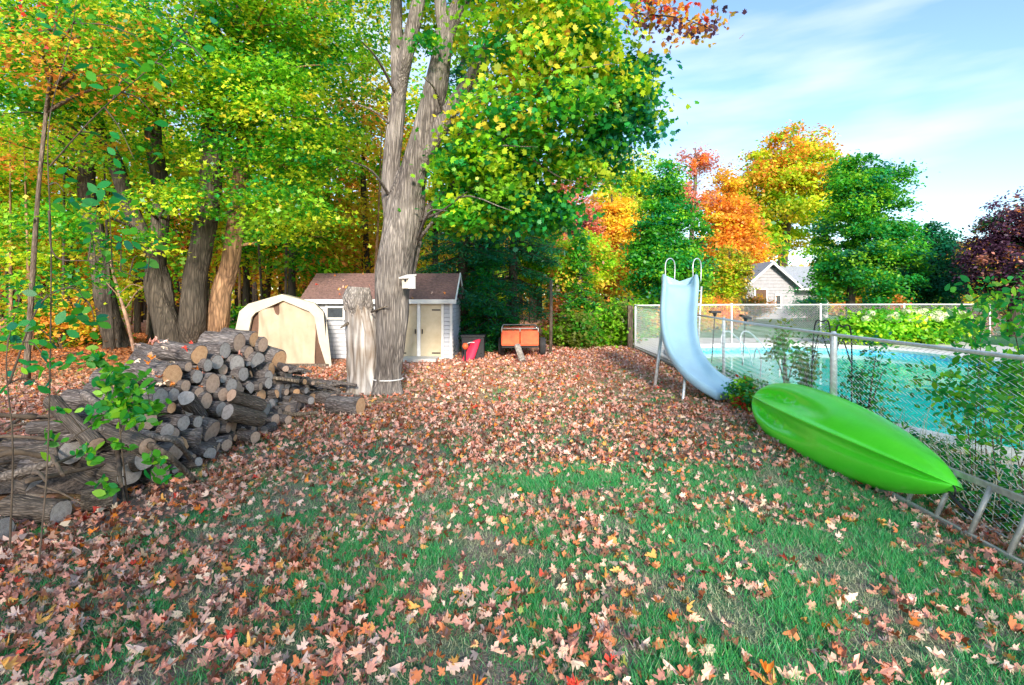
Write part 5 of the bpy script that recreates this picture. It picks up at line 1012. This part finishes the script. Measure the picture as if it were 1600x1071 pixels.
for i in range(110):
    bx, by = random.uniform(3.72, 4.35), random.uniform(3.2, 6.0); h = random.uniform(.3, .85); a = random.uniform(-.35, .35); b = random.uniform(-.3, .3)
    q.tube([(bx, by, .05), (bx+a*.4, by+b*.3, h*.6), (bx+a, by+b, h)], [.0035, .003, .001], 3, cap=False)
o = q.build('stalks', M['straw'], e); o['kind'] = 'stuff'
x = rng.uniform(3.7, 4.5, 9000); y = rng.uniform(2.4, 10.5, 9000); z = .03+rng.random(9000)**1.5*(.12+.22*np.clip(nz_(x, y, 2.2), 0, 1))+.17*(x > 4.1); Nn = rng.normal(size=(9000, 3)); Nn[:, 2] += .8
o = cloud('weeds', OVAL, np.stack([x, y, z], 1), Nn, .055*rng.uniform(.5, 1.3, 9000), pick(dict(emerald=3, green=2, teal=2, olive=1), 9000)*rng.uniform(.5, 1.2, 9000)[:, None], M['leaf']); tag(o, 'low weeds growing between the fence and the pool', None, None, 'stuff')
# ------------------------------------------------------------ left foreground saplings
def sapling(label, stems, leafpts, pal, size, seed, tpl=OVAL, name='sapling'):
    random.seed(seed); e = empty(name, (stems[0][0][0].x, stems[0][0][0].y, 0), label, 'sapling'); q = MB(); LP = []
    for pts, r in stems: P = smooth_pts(pts, 8); q.tube(P, [r*(1-.75*i/len(P)) for i in range(len(P))], 6, cap=False)
    for (c, R_, n) in leafpts:
        c = Vector(c); b = min((Vector(s) for pts, r in stems for s in smooth_pts(pts, 6)), key=lambda s: (s-c).length); q.tube(smooth_pts([b, b.lerp(c, .5)+Vector((0, 0, .04)), c], 3), [.006, .005, .004, .004, .003, .003, .002], 4, cap=False)
        LP += [np.array(c)+rng.normal(size=3)*np.array([R_, R_*.6, R_*.8]) for _ in range(n)]
    q.build('stem', M['twig'], e, smooth=True); LP = np.array(LP); n_ = len(LP); Nn = rng.normal(size=(n_, 3))*.8; Nn[:, 1] -= .7; Nn[:, 2] += .5
    tg = np.tile(np.array([1., 0, 0]), (n_, 1))+rng.normal(size=(n_, 3))*.5
    cloud('foliage', tpl, LP, Nn, size*rng.uniform(.6, 1.2, n_), pick(pal, n_)*rng.uniform(.7, 1.25, n_)[:, None], M['leaf'], e, tang=tg)
d = 3.6
fg = dict(emerald=3, green=2, teal=1.5)
sapling('thin sapling with drooping bluish green leaves hanging into the top left', [([gp(60, 890), at(75, 700, 3.6), at(80, 400, 3.6), at(76, 200, 3.6), at(110, 60, 3.6), at(130, -80, 3.5)], .006), ([at(78, 260, 3.6), at(150, 180, 3.5), at(230, 110, 3.4), at(300, 40, 3.4)], .006), ([at(76, 330, 3.6), at(86, 400, 3.5), at(150, 410, 3.4), at(230, 440, 3.3)], .006)],
        [(at(x, y, random.uniform(3.2, 3.8)), .09, n) for x, y, n in [(260, 30, 12), (300, 70, 10), (220, 60, 10), (310, 20, 9), (200, 120, 9), (150, 120, 7), (240, 180, 9), (130, 40, 10), (60, 50, 8), (170, 230, 8), (210, 250, 8), (150, 340, 14), (170, 320, 12), (190, 370, 12), (140, 360, 9), (215, 400, 9), (200, 420, 8), (235, 400, 6), (270, 130, 6), (330, 110, 6), (100, 300, 6)]], dict(teal=.6, emerald=3, green=3), .085, 1)
sapling('low sapling with hanging leaves at the left edge above the rotten logs', [([gp(15, 870), at(20, 700, 3.5), at(10, 560, 3.5), at(30, 470, 3.5)], .007), ([at(14, 600, 3.5), at(60, 480, 3.5), at(110, 450, 3.5), at(135, 470, 3.5)], .007)],
        [(at(x, y, random.uniform(3.3, 3.7)), .06, n) for x, y, n in [(115, 480, 9), (130, 460, 8), (125, 500, 7), (150, 510, 6), (20, 455, 6), (35, 465, 6), (80, 470, 7), (15, 530, 9), (45, 520, 7), (70, 560, 6), (20, 600, 5), (90, 540, 6), (60, 600, 4)]], fg, .085, 2)
sapling('leafy vine with bright green round leaves growing over the near end of the woodpile', [([gp(200, 790), at(190, 700, 4.2), at(180, 620, 4.3), at(150, 560, 4.3), at(90, 550, 4.3)], .007), ([at(188, 680, 4.2), at(210, 620, 4.2), at(230, 600, 4.2)], .006), ([at(185, 640, 4.2), at(120, 680, 4.1), at(90, 700, 4.0)], .006), ([at(190, 700, 4.2), at(230, 720, 4.2), at(250, 735, 4.2)], .005)],
        [(at(x, y, random.uniform(3.9, 4.2)), .055, int(n*1.6)) for x, y, n in [(150, 560, 16), (175, 575, 16), (190, 600, 18), (165, 600, 14), (205, 625, 18), (220, 640, 16), (185, 640, 18), (200, 655, 12), (175, 620, 10), (235, 640, 12), (150, 650, 8), (80, 690, 5), (130, 705, 6), (150, 710, 6), (160, 760, 10), (240, 720, 9), (255, 735, 9), (190, 700, 7), (120, 565, 8), (90, 640, 4), (60, 575, 7), (215, 600, 12)]], dict(green=4, lime=2, emerald=2), .095, 3, name='vine')
# thin pale sapling in the wood
q = MB(); q.tube(smooth_pts([gp(211, 556), at(200, 505, 15.5), at(188, 465, 15.5), at(178, 430, 15.5), at(172, 400, 15.5)], 6), [.05]*10+[.04]*15, 7)
for a, b, c_ in (((190, 468), (165, 440), (155, 425)), ((195, 485), (215, 455), (240, 440)), ((186, 460), (205, 445), (225, 450))): q.tube(smooth_pts([at(*a, 15.5), at(*b, 15.4), at(*c_, 15.4)], 4), .015, 5)
M['palebark'] = mat('pale_tan_bark', (.62, .38, .26), .9, var=.2); o = q.build('pale_sapling', M['palebark'], None, smooth=True); tag(o, 'pale tan leaning bare sapling left of the dark trunks', 'sapling')
# ------------------------------------------------------------ grass and fallen leaves
def curl(tp, kx, ky, kz=0, ph=0):
    t = tp.copy(); t[:, 2] = t[:, 2]*1.5+kx*t[:, 0]**2+ky*t[:, 1]**2+kz*t[:, 0]*t[:, 1]; t[:, 0] *= (1-.25*abs(kx)); return t
_h = [(.03,-.42),(.27,-.42),(.19,-.24),(.45,-.22),(.55,-.02),(.36,.03),(.22,.07),(.40,.30),(.25,.31),(.11,.25),(.13,.41)]
LEAFM = np.array([(0,-.44,0)]+[(a, b, 0) for a, b in _h]+[(0,.60,0)]+[(-a, b, 0) for a, b in _h[::-1]], float)
def crumple(kx, ky, kz, s, fold):
    t = LEAFM.copy(); r_ = np.random.default_rng(s); t[:, :2] *= r_.uniform(.82, 1.18, (len(t), 2)); t[:, 0] *= r_.uniform(.7, 1.05); x_, y_ = t[:, 0].copy(), t[:, 1].copy()
    t[:, 2] = kx*x_**2+ky*y_**2+kz*x_*y_+r_.normal(size=len(t))*.05+fold*np.abs(x_)
    t[:, 0] = x_*(1-.35*min(abs(kx), 1.6)*np.abs(x_)*1.3-.25*abs(fold)); t[:, 1] = y_*(1-.3*min(abs(ky), 1.6)*np.abs(y_)); return t
DRY = [crumple(*a) for a in ((.6,.2,.2,1,0),(1.6,.3,.5,2,.2),(-.9,.5,.4,3,0),(1.0,1.4,0,4,0),(2.4,-.4,.8,5,.5),(-.5,-1.0,.8,6,0),(.3,2.0,-.8,7,.2),(1.2,-.8,.2,8,.8),(-1.6,.4,.3,9,0),(.2,.3,-.5,10,1.1))]
_OLD = [curl(LEAF5, kx, ky, kz) for kx, ky, kz in ((.5, .2, 0), (1.3, .1, .4), (-.8, .3, .3), (.9, .9, 0), (1.9, -.2, .5), (-.3, -.6, .6))]
DRY3 = [curl(LEAF3, kx, ky, kz) for kx, ky, kz in ((.6, .3, 0), (1.4, .1, .4), (-.7, .3, .3))]
dryc = np.array([(.84, .40, .29), (.90, .55, .43), (.78, .26, .10), (.55, .17, .08), (.78, .08, .05), (.95, .72, .52), (.88, .46, .12), (.42, .17, .10), (.74, .33, .25), (.92, .64, .53), (.92, .28, .03), (.50, .60, .15)])
dryp = np.array([4.5, 4, 2.2, 1.2, .35, 1.2, 1.0, 1.3, 4.2, 3.0, .4, .1]); dryp /= dryp.sum()
def field(n, y0, y1, k=1.12, px_=1.0):
    y = y0+(y1-y0)*rng.random(n)**px_; x = (rng.random(n)*2-1)*y*k; return x, y
def okpos(x, y): return (x < 3.98) & ~((x < -1.6) & (x > -5.9) & (y > 14.1)) & ~((x < -3.5) & (x > -5.2) & (y > 4.4) & (y < 9))
def leaf_density(x, y):
    b = np.clip((y-4.6)/4.5, 0, 1)*.55+.30; b += .38*np.clip((-x-.4)/2.5, 0, 1)*np.clip((6-y)/3, 0, 1); b -= .14*np.clip((x-.5)/2.5, 0, 1)*np.clip((8.5-y)/3, 0, 1)
    b += .5*np.clip((x-3.15)/.3, 0, 1)
    return np.clip(b+.42*nz_(x, y, 1.3)+.22*nz_(x, y, 4, 5), 0.02, 1)
def dry_leaves(n, y0, y1, size, tpls, name, px_=1.0, z=.012):
    x, y = field(n, y0, y1, 1.12, px_); k = (rng.random(n) < leaf_density(x, y)) & okpos(x, y); x, y = x[k], y[k]; n = len(x)
    zz = np.array([gz(a, b) for a, b in zip(x, y)])+z+rng.random(n)*.03; N = rng.normal(size=(n, 3))*np.array([.75, .75, 0]); N[:, 2] = 1
    return x, y, zz, N, n
x, y, zz, N, n_ = dry_leaves(52000, 1.9, 8.5, .1, DRY, 'a', .75)
sz = .067*rng.uniform(.55, 1.3, n_); col = dryc[rng.choice(len(dryc), n_, p=dryp)]*rng.uniform(.7, 1.15, n_)[:, None]
near = np.argsort(y/sz*.09)[:300]; msk = np.ones(n_, bool); msk[near] = False
o = cloud('fallen_leaves', DRY, np.stack([x, y, zz], 1)[msk], N[msk], sz[msk], col[msk], M['dry']); tag(o, 'fallen maple leaves scattered over the lawn', None, None, 'stuff')
x2, y2, z2, N2, m2 = dry_leaves(84000, 8.2, 24, .1, DRY3, 'b', .8)
col2 = dryc[rng.choice(len(dryc), m2, p=dryp)]*rng.uniform(.7, 1.15, m2)[:, None]; lf = np.clip((-x2-4)/2, 0, 1)*np.clip((y2-9)/4, 0, 1); col2 = col2*(1-lf[:, None])+lf[:, None]*np.array([[.55, .20, .07]])*rng.uniform(.5, 1.3, m2)[:, None]
o = cloud('fallen_leaves', DRY3, np.stack([x2, y2, z2], 1), N2, .095*rng.uniform(.6, 1.3, m2), col2, M['dry']); tag(o, 'distant carpet of fallen leaves towards the shed and wood', None, None, 'stuff')
# left side litter near the pile
m3 = 9000; x3 = rng.uniform(-9, -3.4, m3); y3 = rng.uniform(2.5, 12, m3); z3 = np.full(m3, .015)+rng.random(m3)*.05
pile = (x3 < -3.5) & (x3 > -4.9) & (y3 > 4.4) & (y3 < 9); z3[pile] += .02; k = ~pile; N3 = rng.normal(size=(m3, 3))*.4; N3[:, 2] = 1
o = cloud('fallen_leaves', DRY3, np.stack([x3, y3, z3], 1)[k], N3[k], .10, (dryc[rng.choice(len(dryc), m3, p=dryp)]*rng.uniform(.5, 1.0, m3)[:, None])[k], M['dry']); tag(o, 'leaf litter around the near end of the woodpile', None, None, 'stuff')
# leaves caught on logs, slide, kayak
lm = []
for s in range(10):
    t = DRY[s]; me = bpy.data.meshes.new('leaf'); me.from_pydata([tuple(v) for v in t], [], [tuple(range(len(t)))]); ca = me.color_attributes.new('col', 'FLOAT_COLOR', 'POINT')
    c = dryc[[0, 1, 2, 3, 4, 5, 6, 8, 9, 10][s]]; ca.data.foreach_set('color', np.tile(np.array([*c, 1], np.float32), len(t))); me.materials.append(M['dry']); lm.append(me)
wts = [5, 5, 3, 2, .6, 2, 1.5, 4, 4, .8]
for i in near:
    o = bpy.data.objects.new('leaf', random.choices(lm, wts)[0]); C.objects.link(o); o.parent = lawn; o.location = (x[i], y[i], zz[i]+.012); s = float(sz[i])*1.1; o.scale = (s, s, s); o.rotation_euler = (random.gauss(0, .4), random.gauss(0, .4), random.uniform(0, 6.28))
for i in range(34):
    p = surf(random.uniform(230, 440), random.uniform(545, 640)); o = bpy.data.objects.new('stray_leaf', random.choice(lm)); C.objects.link(o); o.location = p+Vector((-.12, 0, .10)); s = .09; o.scale = (s, s, s); o.rotation_euler = (random.gauss(0, .5), random.gauss(0, .5), random.uniform(0, 6.28)); tag(o, 'dry leaf caught between the stacked logs', 'leaf', 'dry leaves caught in the woodpile')
for i in range(26):
    f = random.random()**1.3; p = Vector((random.uniform(SX0, SX1), ROOFP[0]+(ROOFP[2]-ROOFP[0])*f, ROOFP[1]+(ROOFP[3]-ROOFP[1])*f+.03)); o = bpy.data.objects.new('stray_leaf', random.choice(lm)); C.objects.link(o); o.location = p; o.scale = (.1, .1, .1); o.rotation_euler = (random.gauss(.8, .3), random.gauss(0, .3), random.uniform(0, 6.28)); tag(o, 'dry leaf lying on the brown shed roof', 'leaf', 'dry leaves on the shed roof')
# grass blades
def grass(n, y0, y1, h, wd_, name, px_):
    x, y = field(n, y0, y1, 1.12, px_); a = nz_(x, y, 2.1, 3)+.6*nz_(x, y, 6, 9); b = .0+.34*np.clip((x+1.5)/3, -.5, 1)+1.15*a-.35*np.clip((y-6)/4, 0, 1); k = (rng.random(n) < np.clip(b+.25, .34, 1)) & okpos(x, y) & (np.hypot(x+3.2, y-4.45) > .55+.2*a); x, y, b = x[k], y[k], b[k]; n = len(x)
    z = np.array([gz(p, q_) for p, q_ in zip(x, y)])-.004; th = rng.random(n)*6.283; H = h*rng.uniform(.5, 1.3, n)*(.7+.6*np.clip(b, 0, 1)); lean = rng.normal(size=(n, 2))*.55*H[:, None]; w_ = wd_*rng.uniform(.7, 1.3, n)
    A = np.stack([x-np.cos(th)*w_, y-np.sin(th)*w_, z], 1); B_ = np.stack([x+np.cos(th)*w_, y+np.sin(th)*w_, z], 1); T = np.stack([x+lean[:, 0], y+lean[:, 1], z+H], 1)
    V = np.stack([A, B_, T], 1).reshape(-1, 3).astype(np.float32); me = bpy.data.meshes.new(name); me.vertices.add(3*n); me.vertices.foreach_set('co', V.ravel()); me.loops.add(3*n); me.loops.foreach_set('vertex_index', np.arange(3*n, dtype=np.int32)); me.polygons.add(n); me.polygons.foreach_set('loop_start', np.arange(0, 3*n, 3, dtype=np.int32)); me.update(calc_edges=True)
    g1 = np.array([.02, .34, .12]); g2 = np.array([.09, .44, .09]); g3 = np.array([.38, .42, .26]); r1 = rng.random(n)[:, None]; c = g1*(1-r1)+g2*r1; dry = rng.random(n) < (.12+1.6*np.clip(.22-b, 0, .5)); c[dry] = g3; c *= rng.uniform(.7, 1.3, n)[:, None]
    ca = me.color_attributes.new('col', 'FLOAT_COLOR', 'POINT'); cc_ = np.ones((n, 3, 4), np.float32); cc_[:, :, :3] = c[:, None, :]; ca.data.foreach_set('color', cc_.ravel()); o = link('grass', me, M['grassb']); tag(o, name, None, None, 'stuff')
grass(430000, 1.85, 5.5, .055, .0026, 'patchy emerald grass of the near lawn', .7); grass(260000, 5.4, 13, .05, .004, 'thin grass of the far lawn', .75)
